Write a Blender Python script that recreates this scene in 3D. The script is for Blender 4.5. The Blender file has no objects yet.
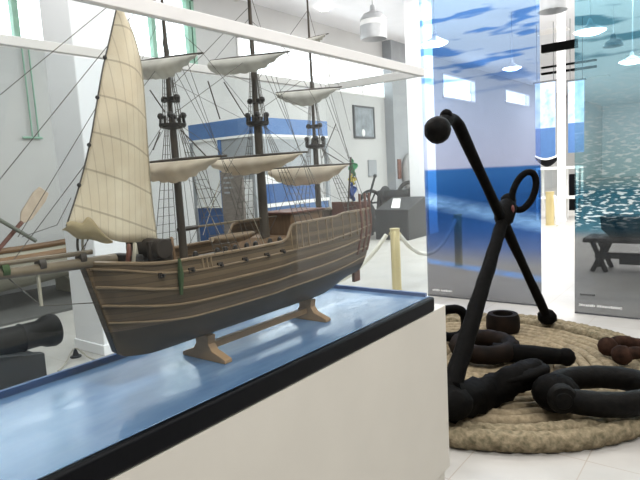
import bpy, bmesh, math, random
from mathutils import Vector, Matrix
random.seed(7)
PI = math.pi
scene = bpy.context.scene
COL = scene.collection

# ------------------------------------------------------------------ camera
F = 560.0
PITCH, ROLL = math.radians(6.9), math.radians(3.15)
YAWC, YAWS = .795, .607
_n = math.hypot(YAWC, YAWS); YAWC /= _n; YAWS /= _n
H = 1.6
def _rm(p): return Vector((p[0]*YAWC - p[1]*YAWS, p[0]*YAWS + p[1]*YAWC, p[2]))
_f = Vector((0, math.cos(PITCH), -math.sin(PITCH)))
_u = Vector((0, math.sin(PITCH), math.cos(PITCH)))
_r = Vector((1, 0, 0))
CR = _rm(math.cos(ROLL)*_r - math.sin(ROLL)*_u)
CU = _rm(math.cos(ROLL)*_u + math.sin(ROLL)*_r)
CF = _rm(_f)
CAM = Vector((0, 0, H))
cd = bpy.data.cameras.new('camera'); cam = bpy.data.objects.new('camera', cd); COL.objects.link(cam)
m = Matrix.Identity(4)
for i in range(3):
    m[i][0], m[i][1], m[i][2], m[i][3] = CR[i], CU[i], -CF[i], CAM[i]
cam.matrix_world = m
cd.sensor_width = 36; cd.lens = F/640*36; cd.clip_start = .02; cd.clip_end = 200
scene.camera = cam
# measured points of the place: where the sight line of a photo point meets a known wall, floor or deck plane
def ray(x, y): return CF + (x-320)/F*CR + (240-y)/F*CU
def onx(x, y, X): d = ray(x, y); return CAM + d*(X/d.x)
def ony(x, y, Y): d = ray(x, y); return CAM + d*(Y/d.y)
def onz(x, y, z): d = ray(x, y); return CAM + d*((z-H)/d.z)

# ------------------------------------------------------------------ materials
def lin(c):
    return tuple(((v/255)/12.92 if v/255 <= .04045 else ((v/255+.055)/1.055)**2.4) for v in c) + (1,)
def new_mat(name):
    mt = bpy.data.materials.new(name); mt.use_nodes = True
    nt = mt.node_tree
    for n in list(nt.nodes): nt.nodes.remove(n)
    out = nt.nodes.new('ShaderNodeOutputMaterial')
    return mt, nt, out
def node(nt, typ, **kw):
    n = nt.nodes.new(typ)
    for k, v in kw.items():
        if k in n.inputs: n.inputs[k].default_value = v
        else: setattr(n, k, v)
    return n
def coords(nt, scale=(1, 1, 1), loc=(0, 0, 0)):
    tc = node(nt, 'ShaderNodeTexCoord'); mp = node(nt, 'ShaderNodeMapping')
    mp.inputs['Scale'].default_value = scale; mp.inputs['Location'].default_value = loc
    nt.links.new(tc.outputs['Object'], mp.inputs['Vector'])
    return mp.outputs['Vector']
def ramp(nt, fac, stops, interp='LINEAR'):
    r = node(nt, 'ShaderNodeValToRGB'); cr = r.color_ramp; cr.interpolation = interp
    while len(cr.elements) < len(stops): cr.elements.new(.5)
    for e, (p, c) in zip(cr.elements, stops):
        e.position = p; e.color = c
    nt.links.new(fac, r.inputs['Fac'])
    return r.outputs['Color']
def mixc(nt, fac, a, b, mode='MIX'):
    n = node(nt, 'ShaderNodeMix', data_type='RGBA', blend_type=mode)
    for s, v in ((0, fac), (6, a), (7, b)):
        if hasattr(v, 'is_output'): nt.links.new(v, n.inputs[s])
        else: n.inputs[s].default_value = v
    return n.outputs[2]
def math_(nt, op, a, b=0.0, c=0.0):
    n = node(nt, 'ShaderNodeMath', operation=op)
    for i, v in enumerate((a, b, c)):
        if hasattr(v, 'is_output'): nt.links.new(v, n.inputs[i])
        else: n.inputs[i].default_value = v
    return n.outputs[0]
def M(name, col, rough=.6, metal=0.0, var=.12, scale=9.0, bump=0.0, stretch=(1, 1, 1), col2=None, spec=.5, detail=4):
    mt, nt, out = new_mat(name)
    b = node(nt, 'ShaderNodeBsdfPrincipled', Roughness=rough, Metallic=metal)
    b.inputs['Specular IOR Level'].default_value = spec
    nz = node(nt, 'ShaderNodeTexNoise', Scale=scale, Detail=detail)
    nt.links.new(coords(nt, stretch), nz.inputs['Vector'])
    c = lin(col)
    if col2 is None:
        lo = tuple(v*(1-var) for v in c[:3])+(1,); hi = tuple(min(1, v*(1+var)) for v in c[:3])+(1,)
    else: lo, hi = c, lin(col2)
    nt.links.new(ramp(nt, nz.outputs['Fac'], [(.3, lo), (.7, hi)]), b.inputs['Base Color'])
    if bump:
        bp = node(nt, 'ShaderNodeBump', Strength=bump, Distance=.01)
        nt.links.new(nz.outputs['Fac'], bp.inputs['Height']); nt.links.new(bp.outputs['Normal'], b.inputs['Normal'])
    nt.links.new(b.outputs[0], out.inputs[0])
    return mt
def emit_mat(name, col, strength):
    mt, nt, out = new_mat(name)
    e = node(nt, 'ShaderNodeEmission', Strength=strength); e.inputs['Color'].default_value = lin(col)
    nt.links.new(e.outputs[0], out.inputs[0]); return mt
def glass_mat(name, tint=(250, 252, 252), ior=1.45, rough=.0, boost=1.0):
    mt, nt, out = new_mat(name)
    t = node(nt, 'ShaderNodeBsdfTransparent'); t.inputs['Color'].default_value = lin(tint)
    g = node(nt, 'ShaderNodeBsdfGlossy', Roughness=rough)
    lw = node(nt, 'ShaderNodeLayerWeight', Blend=.5)
    sch = math_(nt, 'MULTIPLY_ADD', math_(nt, 'POWER', lw.outputs['Facing'], 5.0), .95, .04)
    mx = node(nt, 'ShaderNodeMixShader')
    nt.links.new(math_(nt, 'MULTIPLY', sch, boost), mx.inputs[0])
    nt.links.new(t.outputs[0], mx.inputs[1]); nt.links.new(g.outputs[0], mx.inputs[2])
    nt.links.new(mx.outputs[0], out.inputs[0]); return mt

def tile_mat():
    mt, nt, out = new_mat('white floor tile')
    b = node(nt, 'ShaderNodeBsdfPrincipled', Roughness=.4)
    b.inputs['Specular IOR Level'].default_value = .3
    tc = node(nt, 'ShaderNodeTexCoord'); sp = node(nt, 'ShaderNodeSeparateXYZ')
    nt.links.new(tc.outputs['Object'], sp.inputs[0])
    masks = []
    for ax, off in (('X', 1.17), ('Y', -3.05)):
        v = math_(nt, 'ADD', sp.outputs[ax], off + .54*100)
        v = math_(nt, 'DIVIDE', v, .54); v = math_(nt, 'FRACT', v)
        v = math_(nt, 'SUBTRACT', v, .5); v = math_(nt, 'ABSOLUTE', v)
        masks.append(math_(nt, 'GREATER_THAN', v, .4945))
    g = math_(nt, 'MAXIMUM', *masks)
    nz = node(nt, 'ShaderNodeTexNoise', Scale=2.5, Detail=5)
    nt.links.new(tc.outputs['Object'], nz.inputs['Vector'])
    c = ramp(nt, nz.outputs['Fac'], [(.35, lin((174, 171, 166))), (.65, lin((185, 182, 177)))])
    c = mixc(nt, g, c, lin((165, 155, 145)))
    nt.links.new(c, b.inputs['Base Color']); nt.links.new(b.outputs[0], out.inputs[0]); return mt

def board_mat():
    mt, nt, out = new_mat('brushed blue gloss paint')
    b = node(nt, 'ShaderNodeBsdfPrincipled'); b.inputs['Specular IOR Level'].default_value = .9
    nz = node(nt, 'ShaderNodeTexNoise', Scale=6.0, Detail=4); nt.links.new(coords(nt, (4, .9, 1)), nz.inputs['Vector'])
    c = ramp(nt, nz.outputs['Fac'], [(.3, lin((82, 116, 156))), (.7, lin((106, 138, 174)))])
    r = node(nt, 'ShaderNodeMapRange'); nt.links.new(nz.outputs['Fac'], r.inputs[0]); r.inputs[1].default_value = .3; r.inputs[2].default_value = .7; r.inputs[3].default_value = .10; r.inputs[4].default_value = .24
    nt.links.new(c, b.inputs['Base Color']); nt.links.new(r.outputs[0], b.inputs['Roughness'])
    nt.links.new(b.outputs[0], out.inputs[0]); return mt

def hull_mat():
    mt, nt, out = new_mat('planked hull wood')
    b = node(nt, 'ShaderNodeBsdfPrincipled', Roughness=.5)
    b.inputs['Specular IOR Level'].default_value = .35
    v = coords(nt); sp = node(nt, 'ShaderNodeSeparateXYZ'); nt.links.new(v, sp.inputs[0])
    z = math_(nt, 'MULTIPLY', sp.outputs['Z'], 62.0)
    y = math_(nt, 'MULTIPLY', sp.outputs['Y'], 3.0)
    row = math_(nt, 'FLOOR', z); seam = math_(nt, 'LESS_THAN', math_(nt, 'FRACT', z), .12)
    wn = node(nt, 'ShaderNodeTexWhiteNoise', noise_dimensions='1D'); nt.links.new(row, wn.inputs['W'])
    nz = node(nt, 'ShaderNodeTexNoise', Scale=14.0, Detail=5)
    nt.links.new(coords(nt, (1, .25, 3)), nz.inputs['Vector'])
    f = math_(nt, 'ADD', math_(nt, 'MULTIPLY', wn.outputs[0], .55), math_(nt, 'MULTIPLY', nz.outputs['Fac'], .45))
    c = ramp(nt, f, [(.15, lin((76, 62, 46))), (.5, lin((94, 77, 58))), (.85, lin((110, 92, 70)))])
    c = mixc(nt, math_(nt, 'MULTIPLY', seam, .5), c, lin((58, 46, 34)))
    # tarred lower strakes below the waterline
    low = math_(nt, 'LESS_THAN', sp.outputs['Z'], .125)
    c = mixc(nt, low, c, lin((50, 41, 27)))
    nt.links.new(c, b.inputs['Base Color']); nt.links.new(b.outputs[0], out.inputs[0]); return mt

def sail_mat(name, a, bcol, seam, nx=46.0, nz_=9.0, stitched=True):
    mt, nt, out = new_mat(name)
    b = node(nt, 'ShaderNodeBsdfPrincipled', Roughness=.9); b.inputs['Specular IOR Level'].default_value = .1
    tr = node(nt, 'ShaderNodeBsdfTranslucent')
    v = coords(nt); sp = node(nt, 'ShaderNodeSeparateXYZ'); nt.links.new(v, sp.inputs[0])
    nz = node(nt, 'ShaderNodeTexNoise', Scale=16.0, Detail=5); nt.links.new(v, nz.inputs['Vector'])
    c = ramp(nt, nz.outputs['Fac'], [(.3, lin(a)), (.7, lin(bcol))])
    if stitched:
        w = math_(nt, 'ADD', math_(nt, 'MULTIPLY', sp.outputs['Y'], nx), math_(nt, 'MULTIPLY', sp.outputs['Z'], -1.0))
        s1 = math_(nt, 'LESS_THAN', math_(nt, 'FRACT', w), .09)
        w2 = math_(nt, 'ADD', math_(nt, 'MULTIPLY', sp.outputs['Z'], nz_), math_(nt, 'MULTIPLY', sp.outputs['Y'], 3.6))
        s2 = math_(nt, 'LESS_THAN', math_(nt, 'FRACT', w2), .05)
        c = mixc(nt, math_(nt, 'MULTIPLY', s1, .28), c, lin(seam))
        c = mixc(nt, math_(nt, 'MULTIPLY', s2, .45), c, lin(seam))
    nt.links.new(c, b.inputs['Base Color']); nt.links.new(c, tr.inputs['Color'])
    mx = node(nt, 'ShaderNodeMixShader', Fac=.42)
    nt.links.new(b.outputs[0], mx.inputs[1]); nt.links.new(tr.outputs[0], mx.inputs[2])
    nt.links.new(mx.outputs[0], out.inputs[0]); return mt

def film_mat(name, stops, top, streak_col, streak_lo, streak_hi, dashes=None, streak_amt=.9, bands=(), wobble=.05):
    """a printed see-through film: the print dyes what is seen through it and scatters a little light"""
    mt, nt, out = new_mat(name)
    v = coords(nt); sp = node(nt, 'ShaderNodeSeparateXYZ'); nt.links.new(v, sp.inputs[0])
    wob = node(nt, 'ShaderNodeTexNoise', Scale=1.6, Detail=3); nt.links.new(v, wob.inputs['Vector'])
    z = math_(nt, 'ADD', sp.outputs['Z'], math_(nt, 'MULTIPLY', math_(nt, 'SUBTRACT', wob.outputs['Fac'], .5), wobble))
    zf = math_(nt, 'DIVIDE', z, top)
    c = ramp(nt, zf, [(p/top, lin(cc)) for p, cc in stops])
    st = node(nt, 'ShaderNodeTexNoise', Scale=1.0, Detail=2.0)
    nt.links.new(coords(nt, (1.5, 1, 9.0), (0, 0, 2.3)), st.inputs['Vector'])
    sm = ramp(nt, st.outputs['Fac'], [(.53, (0, 0, 0, 1)), (.60, (1, 1, 1, 1))])
    zm = ramp(nt, zf, [(streak_lo/top, (0, 0, 0, 1)), (streak_hi/top, (1, 1, 1, 1))])
    c = mixc(nt, math_(nt, 'MULTIPLY', math_(nt, 'MULTIPLY', sm, zm), streak_amt), c, lin(streak_col))
    for (zb, slope, wd, col) in bands:
        q = math_(nt, 'ADD', z, math_(nt, 'MULTIPLY', sp.outputs['X'], slope))
        q = math_(nt, 'ABSOLUTE', math_(nt, 'SUBTRACT', q, zb))
        k = ramp(nt, math_(nt, 'DIVIDE', q, wd), [(.2, (1, 1, 1, 1)), (1, (0, 0, 0, 1))])
        n2 = node(nt, 'ShaderNodeTexNoise', Scale=7.0, Detail=3); nt.links.new(coords(nt, (1, 1, 3)), n2.inputs['Vector'])
        k = math_(nt, 'MULTIPLY', k, math_(nt, 'MULTIPLY', n2.outputs['Fac'], 1.4))
        c = mixc(nt, k, c, lin(col))
    if dashes:
        zlo, zhi, dc = dashes
        vo = node(nt, 'ShaderNodeTexNoise', Scale=1.0, Detail=1.0)
        mp = node(nt, 'ShaderNodeMapping'); tc = node(nt, 'ShaderNodeTexCoord')
        mp.inputs['Scale'].default_value = (13, 1, 46); mp.inputs['Rotation'].default_value = (0, .30, 0)
        nt.links.new(tc.outputs['Object'], mp.inputs['Vector']); nt.links.new(mp.outputs[0], vo.inputs['Vector'])
        k = ramp(nt, vo.outputs['Fac'], [(.53, (0, 0, 0, 1)), (.61, (1, 1, 1, 1))])
        mid = (zlo+zhi)/2
        zz = ramp(nt, zf, [((zlo-.05)/top, (0, 0, 0, 1)), ((zlo+.08)/top, (1, 1, 1, 1)), (mid/top, (.75, .75, .75, 1)), (zhi/top, (0, 0, 0, 1))])
        c = mixc(nt, math_(nt, 'MULTIPLY', k, zz), c, lin(dc))
    t = node(nt, 'ShaderNodeBsdfTransparent'); d = node(nt, 'ShaderNodeBsdfDiffuse'); g = node(nt, 'ShaderNodeBsdfGlossy', Roughness=.08)
    gm = node(nt, 'ShaderNodeGamma', Gamma=.5)          # the film has two faces
    nt.links.new(c, gm.inputs['Color'])
    nt.links.new(gm.outputs[0], t.inputs['Color']); nt.links.new(c, d.inputs['Color'])
    mx = node(nt, 'ShaderNodeMixShader', Fac=.12); nt.links.new(t.outputs[0], mx.inputs[1]); nt.links.new(d.outputs[0], mx.inputs[2])
    m2 = node(nt, 'ShaderNodeMixShader', Fac=.03); nt.links.new(mx.outputs[0], m2.inputs[1]); nt.links.new(g.outputs[0], m2.inputs[2])
    nt.links.new(m2.outputs[0], out.inputs[0]); return mt

MAT = dict(
    tile=tile_mat(),
    wall=M('white painted wall', (236, 236, 236), .8, var=.02, scale=2),
    wallbacklit=M('backlit wall tone', (190, 190, 189), .8, var=.03, scale=1.5),  # the window wall's backlit shade is put into this colour
    wallside=M('dimmed unseen wall', (128, 128, 126), .85, var=.03, scale=1.5),  # darkened to cut reflections and bounce, for unseen walls only
    ceil=M('white ceiling paint', (228, 229, 232), .85, var=.02, scale=2),
    column=M('white column paint', (246, 246, 248), .7, var=.02, scale=3),
    green=M('pale green window paint', (140, 180, 160), .5, var=.08),
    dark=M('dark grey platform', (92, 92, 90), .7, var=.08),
    plinth=M('off white plinth paint', (202, 197, 187), .55, var=.03, scale=3),
    rail=M('white case rail', (236, 234, 232), .4, var=.02),
    railedge=M('case rail edge', (120, 114, 108), .5, var=.05),
    blue=board_mat(),
    bluedark=M('deep blue lip paint', (34, 78, 132), .35, var=.1),
    black=M('black lacquer edge', (4, 5, 9), .5, var=.1, spec=.12),
    glass=glass_mat('case glass', boost=.6),
    winglass=glass_mat('window glass'),
    hull=hull_mat(),
    wale=M('light wale strip wood', (128, 107, 82), .5, var=.15, scale=20),
    deck=M('deck planks', (120, 92, 64), .6, var=.2, scale=12, stretch=(8, 1, 1)),
    spar=M('dark spar wood', (66, 58, 50), .5, var=.2, scale=20),
    mast=M('mast wood', (78, 70, 60), .5, var=.2, scale=14, stretch=(1, 1, .2)),
    bowsprit=M('bowsprit wood', (112, 98, 78), .5, var=.2, scale=20),
    top=M('masthead dark wood', (46, 42, 40), .6, var=.2),
    port=M('dark gunport wood', (44, 34, 26), .7, var=.1),  # dark brown for the gunports and the windlass
    redwood=M('red brown wood', (104, 62, 48), .5, var=.2),
    rope_thin=M('tarred rigging line', (88, 84, 78), .8, var=.1),
    rope_pale=M('pale rigging line', (176, 168, 150), .8, var=.1),
    sail=sail_mat('cream sail cloth', (240, 228, 206), (250, 241, 222), (158, 144, 118)),
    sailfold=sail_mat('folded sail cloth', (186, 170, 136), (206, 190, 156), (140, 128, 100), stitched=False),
    sailwhite=sail_mat('weathered white sail', (205, 203, 196), (226, 224, 217), (150, 140, 120), stitched=False),
    sailtan=sail_mat('weathered tan sail', (214, 201, 182), (232, 222, 206), (150, 140, 120), stitched=False),
    stand=M('light stand wood', (158, 126, 92), .5, var=.15, scale=12, stretch=(1, .3, 3)),
    iron=M('black forged iron', (3, 3, 3), .7, metal=0, scale=22, bump=.6, col2=(12, 10, 8), spec=.06),
    ironlight=M('worn dark iron', (5, 5, 5), .6, metal=0, scale=26, bump=.6, col2=(18, 16, 13), spec=.10),
    rustbrown=M('brown rusty iron', (22, 17, 14), .8, scale=14, bump=.4, col2=(66, 46, 37), spec=.06),
    rust=M('rusty iron', (10, 9, 7), .75, metal=0, scale=9, bump=.3, col2=(30, 21, 15), spec=.08),
    mossgreen=M('dark green cord', (58, 78, 44), .8, var=.2),
    redpaint=M('worn red paint', (92, 38, 34), .6, var=.2),
    jute=M('jute rope', (116, 104, 83), .95, scale=26, bump=.5, col2=(156, 141, 116), spec=.1),
    jutegreen=M('mossy outer rope', (100, 93, 74), .95, scale=34, bump=1.0, col2=(150, 136, 112), spec=.1),
    brass=M('brushed brass', (206, 190, 140), .35, metal=.35, var=.12, scale=3, stretch=(30, 30, .4)),
    whiterope=M('white barrier rope', (222, 218, 206), .8, var=.08, scale=40),
    cannon=M('black cannon iron', (5, 5, 5), .55, metal=0, var=.3, scale=12, spec=.15),
    carriage=M('dark green carriage wood', (9, 14, 13), .6, var=.2),
    boatwhite=M('weathered boat side', (176, 172, 156), .7, var=.12, scale=5, stretch=(1, .3, 5)),
    boatbrown=M('brown gunwale wood', (122, 92, 62), .55, var=.2, scale=8, stretch=(1, .3, 3)),
    oar=M('pale oar wood', (186, 168, 148), .6, var=.1),
    oarred=M('red brown oar shaft', (110, 68, 56), .6, var=.15),
    oargrey=M('grey green oar shaft', (100, 104, 94), .6, var=.1),
    boothblue=M('blue booth board', (72, 112, 166), .5, var=.06),
    boothdeep=M('deep blue booth board', (42, 84, 140), .5, var=.08),
    boothgrey=M('grey booth panel', (150, 154, 158), .6, var=.08, scale=3),
    infopanel=M('grey brown information panel', (116, 108, 102), .6, var=.15, scale=10, stretch=(1, 1, 4)),
    machine=M('dark machine paint', (24, 28, 31), .5, metal=.0, var=.3, scale=6),
    machinegrey=M('grey machine steel', (112, 116, 120), .4, metal=.5, var=.2),
    paper=M('white paper', (238, 238, 236), .8, var=.02),
    picture=M('grey picture print', (132, 140, 146), .6, var=.3, scale=5),
    frame=M('dark picture frame', (72, 74, 78), .5, var=.1),
    ringgrey=M('grey canvas ring', (150, 150, 150), .7, var=.1),
    lampgrey=M('grey lamp metal', (176, 178, 180), .4, metal=.2, var=.06),
    lampdark=M('dark lamp metal', (60, 70, 76), .5, var=.06),
    lampglow=emit_mat('lit lamp bowl', (255, 252, 246), 14.0),
    blackbeam=M('black steel beam', (3, 3, 3), .9, var=.1, spec=.05),
    poster=M('blue poster print', (130, 170, 225), .6, scale=4, col2=(215, 228, 245)),
    flaggreen=M('green flag cloth', (60, 150, 96), .8, var=.1),
    flagyellow=M('yellow flag cloth', (206, 188, 70), .8, var=.1),
    flagblue=M('blue flag cloth', (40, 78, 150), .8, var=.1),
    caption=M('white caption ink', (226, 226, 226), .6, var=.02),
    captiondark=M('dark caption ink', (58, 60, 62), .6, var=.02),
    cable=M('thin grey cord', (150, 146, 134), .7, var=.05),
    film1=film_mat('blue sea print film',
        [(0, (138, 139, 141)), (.42, (138, 140, 145)), (.62, (82, 104, 150)), (.80, (50, 88, 150)), (1.05, (44, 96, 168)), (1.30, (52, 112, 186)), (1.525, (66, 128, 200)), (1.545, (208, 216, 244)), (2.2, (206, 222, 252)), (3.4, (194, 224, 255))],
        4.2, (84, 148, 226), 2.3, 2.6, bands=((1.04, .20, .12, (150, 200, 252)), (.36, .10, .05, (104, 150, 214))), wobble=.02),
    film2=film_mat('teal fish school print film',
        [(0, (138, 139, 140)), (.78, (138, 141, 143)), (.86, (70, 116, 136)), (1.25, (64, 122, 144)), (1.40, (172, 208, 212)), (1.9, (200, 230, 240)), (2.6, (188, 230, 244)), (3.4, (178, 226, 240))],
        4.2, (80, 146, 170), 2.35, 2.6, dashes=(.9, 2.5, (240, 250, 252)), wobble=.05),
)

# ------------------------------------------------------------------ mesh builder
class MB:
    def __init__(s): s.v = []; s.f = []
    def add(s, vs, fs):
        o = len(s.v); s.v += [Vector(v) for v in vs]; s.f += [tuple(i+o for i in f) for f in fs]; return s
    def box(s, a, b, mat=None):
        x0, y0, z0 = a; x1, y1, z1 = b
        vs = [Vector(p) for p in ((x0,y0,z0),(x1,y0,z0),(x1,y1,z0),(x0,y1,z0),(x0,y0,z1),(x1,y0,z1),(x1,y1,z1),(x0,y1,z1))]
        if mat: vs = [mat @ v for v in vs]
        return s.add(vs, [(0,3,2,1),(4,5,6,7),(0,1,5,4),(1,2,6,5),(2,3,7,6),(3,0,4,7)])
    def tube(s, pts, r, n=8, closed=False, sq=1.0, bump=None):
        pts = [Vector(p) for p in pts]; N = len(pts)
        rs = r if isinstance(r, (list, tuple)) else [r]*N
        tang = []
        for i in range(N):
            a = pts[i-1] if (i > 0 or closed) else pts[i]; b = pts[(i+1) % N] if (i < N-1 or closed) else pts[i]
            t = (b-a); tang.append(t.normalized() if t.length > 1e-9 else Vector((0,0,1)))
        ref = Vector((0,0,1)) if abs(tang[0].z) < .9 else Vector((0,1,0))
        nrm = (ref - tang[0]*ref.dot(tang[0])).normalized()
        vs, fs = [], []
        for i in range(N):
            t = tang[i]; nrm = (nrm - t*nrm.dot(t))
            nrm = nrm.normalized() if nrm.length > 1e-6 else t.orthogonal().normalized()
            bi = t.cross(nrm)
            for k in range(n):
                a = 2*PI*k/n
                rr = rs[i]*(bump(i, a) if bump else 1)
                vs.append(pts[i] + (nrm*math.cos(a)*sq + bi*math.sin(a))*rr)
        M_ = N if closed else N-1
        for i in range(M_):
            j = (i+1) % N
            for k in range(n):
                l = (k+1) % n
                fs.append((i*n+k, j*n+k, j*n+l, i*n+l))
        if not closed:
            fs.append(tuple(range(n-1, -1, -1))); fs.append(tuple((N-1)*n+k for k in range(n)))
        return s.add(vs, fs)
    def lathe(s, prof, n=20, mat=Matrix.Identity(4), cap=True):
        vs, fs = [], []
        for (r, z) in prof:
            for k in range(n):
                a = 2*PI*k/n; vs.append(mat @ Vector((r*math.cos(a), r*math.sin(a), z)))
        for i in range(len(prof)-1):
            for k in range(n):
                l = (k+1) % n; fs.append((i*n+k, i*n+l, (i+1)*n+l, (i+1)*n+k))
        if cap:
            fs.append(tuple(range(n-1, -1, -1))); fs.append(tuple((len(prof)-1)*n+k for k in range(n)))
        return s.add(vs, fs)
    def prism(s, poly, d0, d1, fn):
        n = len(poly)
        vs = [fn(p[0], p[1], d0) for p in poly] + [fn(p[0], p[1], d1) for p in poly]
        fs = [tuple(range(n-1, -1, -1)), tuple(range(n, 2*n))] + [(i, (i+1) % n, n+(i+1) % n, n+i) for i in range(n)]
        return s.add(vs, fs)
    def grid(s, fn, nu, nv):
        vs = [fn(i/nu, j/nv) for i in range(nu+1) for j in range(nv+1)]
        fs = [(i*(nv+1)+j, (i+1)*(nv+1)+j, (i+1)*(nv+1)+j+1, i*(nv+1)+j+1) for i in range(nu) for j in range(nv)]
        return s.add(vs, fs)
    def ball(s, c, r, sc=(1,1,1), n=14, lump=0.0):
        c = Vector(c); prof = []
        vs, fs = [], []
        rng = random.Random(int(c.x*1000)+7)
        m_ = n//2
        for i in range(m_+1):
            th = PI*i/m_
            for k in range(n):
                a = 2*PI*k/n; rr = r*(1+lump*(rng.random()-.5))
                vs.append(c + Vector((math.sin(th)*math.cos(a)*sc[0], math.sin(th)*math.sin(a)*sc[1], math.cos(th)*sc[2]))*rr)
        for i in range(m_):
            for k in range(n):
                l = (k+1) % n; fs.append((i*n+k, (i+1)*n+k, (i+1)*n+l, i*n+l))
        return s.add(vs, fs)
    def build(s, name, mat, parent=None, smooth=40, bevel=0, solid=0, subd=0):
        off = Vector((0,0,0))
        p = parent
        while p is not None and p.parent is not None: p = p.parent
        if p is not None: off = LOC.get(p.name, Vector(p.location))
        me = bpy.data.meshes.new(name)
        me.from_pydata([tuple(v-off) for v in s.v], [], s.f); me.update()
        bm = bmesh.new(); bm.from_mesh(me)
        bmesh.ops.remove_doubles(bm, verts=bm.verts, dist=1e-6)
        bmesh.ops.recalc_face_normals(bm, faces=bm.faces)
        bm.to_mesh(me); bm.free()
        if smooth:
            me.shade_smooth(); me.set_sharp_from_angle(angle=math.radians(smooth))
        o = bpy.data.objects.new(name, me); COL.objects.link(o); me.materials.append(MAT[mat])
        if bevel:
            b = o.modifiers.new('edge', 'BEVEL'); b.width = bevel; b.segments = 2; b.limit_method = 'ANGLE'; b.angle_limit = math.radians(50)
        if solid:
            k = o.modifiers.new('cloth', 'SOLIDIFY'); k.thickness = solid; k.offset = 0
        if subd:
            k = o.modifiers.new('sub', 'SUBSURF'); k.levels = subd; k.render_levels = subd
        if parent is not None: o.parent = parent
        return o
LOC = {}
def tag(o, label, cat, group=None):
    o['label'] = label; o['category'] = cat
    if group: o['group'] = group
    return o
def thing(name, label, cat, loc=(0,0,0), group=None):
    o = bpy.data.objects.new(name, None); COL.objects.link(o); o.location = loc; o.empty_display_size = .1
    LOC[o.name] = Vector(loc)
    return tag(o, label, cat, group)
def struct(o): o['kind'] = 'structure'; return o
def copy_tree(o, parent=None):
    c = o.copy(); COL.objects.link(c); c.parent = parent
    for ch in list(o.children): copy_tree(ch, c)
    return c
def bez(p0, p1, p2, n=12):
    p0, p1, p2 = map(Vector, (p0, p1, p2))
    return [p0*(1-t)**2 + p1*2*t*(1-t) + p2*t*t for t in [i/n for i in range(n+1)]]
def sagline(a, b, sag, n=16):
    a, b = Vector(a), Vector(b)
    return [a.lerp(b, i/n) - Vector((0,0,sag*4*(i/n)*(1-i/n))) for i in range(n+1)]
def spline(pts, n=6):
    pts = [Vector(p) for p in pts]; out = []
    P = [pts[0]*2-pts[1]] + pts + [pts[-1]*2-pts[-2]]
    for i in range(1, len(P)-2):
        for k in range(n):
            t = k/n
            out.append(.5*((2*P[i]) + (-P[i-1]+P[i+1])*t + (2*P[i-1]-5*P[i]+4*P[i+1]-P[i+2])*t*t + (-P[i-1]+3*P[i]-3*P[i+1]+P[i+2])*t**3))
    out.append(pts[-1]); return out

# ------------------------------------------------------------------ the room
WX = -8.85; ZC = 5.4; YF = 48.0
b = MB().box((-12, -3, -.1), (6, YF, 0)); struct(b.build('floor', 'tile', smooth=0))
b = MB().box((-12, -3, ZC), (6, YF, ZC+.1)); struct(b.build('ceiling', 'ceil', smooth=0))
b = MB().box((-12, YF, 0), (6, YF+.2, ZC)); struct(b.build('wall_back', 'wall', smooth=0))
# left wall with window ribbons: (y0, y1, z0, z1, mullions)
def wy(x, y): return onx(x, y, WX)
WINS = [(1.6, 7.85, 3.78, 5.15, (2.9, 4.34, 5.7, 6.86, 7.72), 'green'),
        (9.0, 15.6, 3.72, 4.62, (10.7, 12.4, 14.0), 'rail')]
for (xa, ya, xb, yb) in ((428, 72, 433, 100), (442, 73, 475, 103), (505, 89, 529, 107)):
    p, q = wy(xa, ya), wy(xb, yb)
    WINS.append((p.y, q.y, q.z, p.z, (), 'rail'))
b = MB(); y = -3.0
for (y0, y1, z0, z1, mu, fm) in WINS:
    b.box((WX-.2, y, 0), (WX, y0, ZC)); b.box((WX-.2, y0, 0), (WX, y1, z0)); b.box((WX-.2, y0, z1), (WX, y1, ZC)); y = y1
b.box((WX-.2, y, 0), (WX, YF, ZC)); struct(b.build('wall_left', 'wallbacklit', smooth=0))
for i, (y0, y1, z0, z1, mu, fm) in enumerate(WINS):
    w = bpy.data.objects.new('window_%d' % (i+1), None); COL.objects.link(w); w['kind'] = 'structure'
    w.location = (WX-.1, (y0+y1)/2, z0); LOC[w.name] = Vector(w.location)
    fr = MB(); t = .07 if fm == 'green' else .05
    fr.box((WX-.12, y0, z0), (WX+.03, y1, z0+t)); fr.box((WX-.12, y0, z1-t), (WX+.03, y1, z1))
    for yy in (y0, y1-t): fr.box((WX-.12, yy, z0), (WX+.03, yy+t, z1))
    for yy in mu: fr.box((WX-.10, yy-.045, z0), (WX+.01, yy+.045, z1))
    fr.build('window_frame', fm, w, smooth=0)
    MB().box((WX-.09, y0, z0), (WX-.084, y1, z1)).build('pane', 'winglass', w, smooth=0)
struct(MB().box((3.2, -3, 0), (3.4, 6.6, ZC)).build('wall_right', 'wallside', smooth=0))  # added out of view, dark so the case glass reflects less
struct(MB().box((3.2, 6.6, 0), (3.4, YF, ZC)).build('wall_right_far', 'wall', smooth=0))  # unseen stretch made white to brighten what shows through the teal panel
struct(MB().box((-12, -3.2, 0), (3.4, -3, ZC)).build('wall_front', 'wallside', smooth=0))  # added behind the camera in the same dark tone to hold light down
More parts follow.
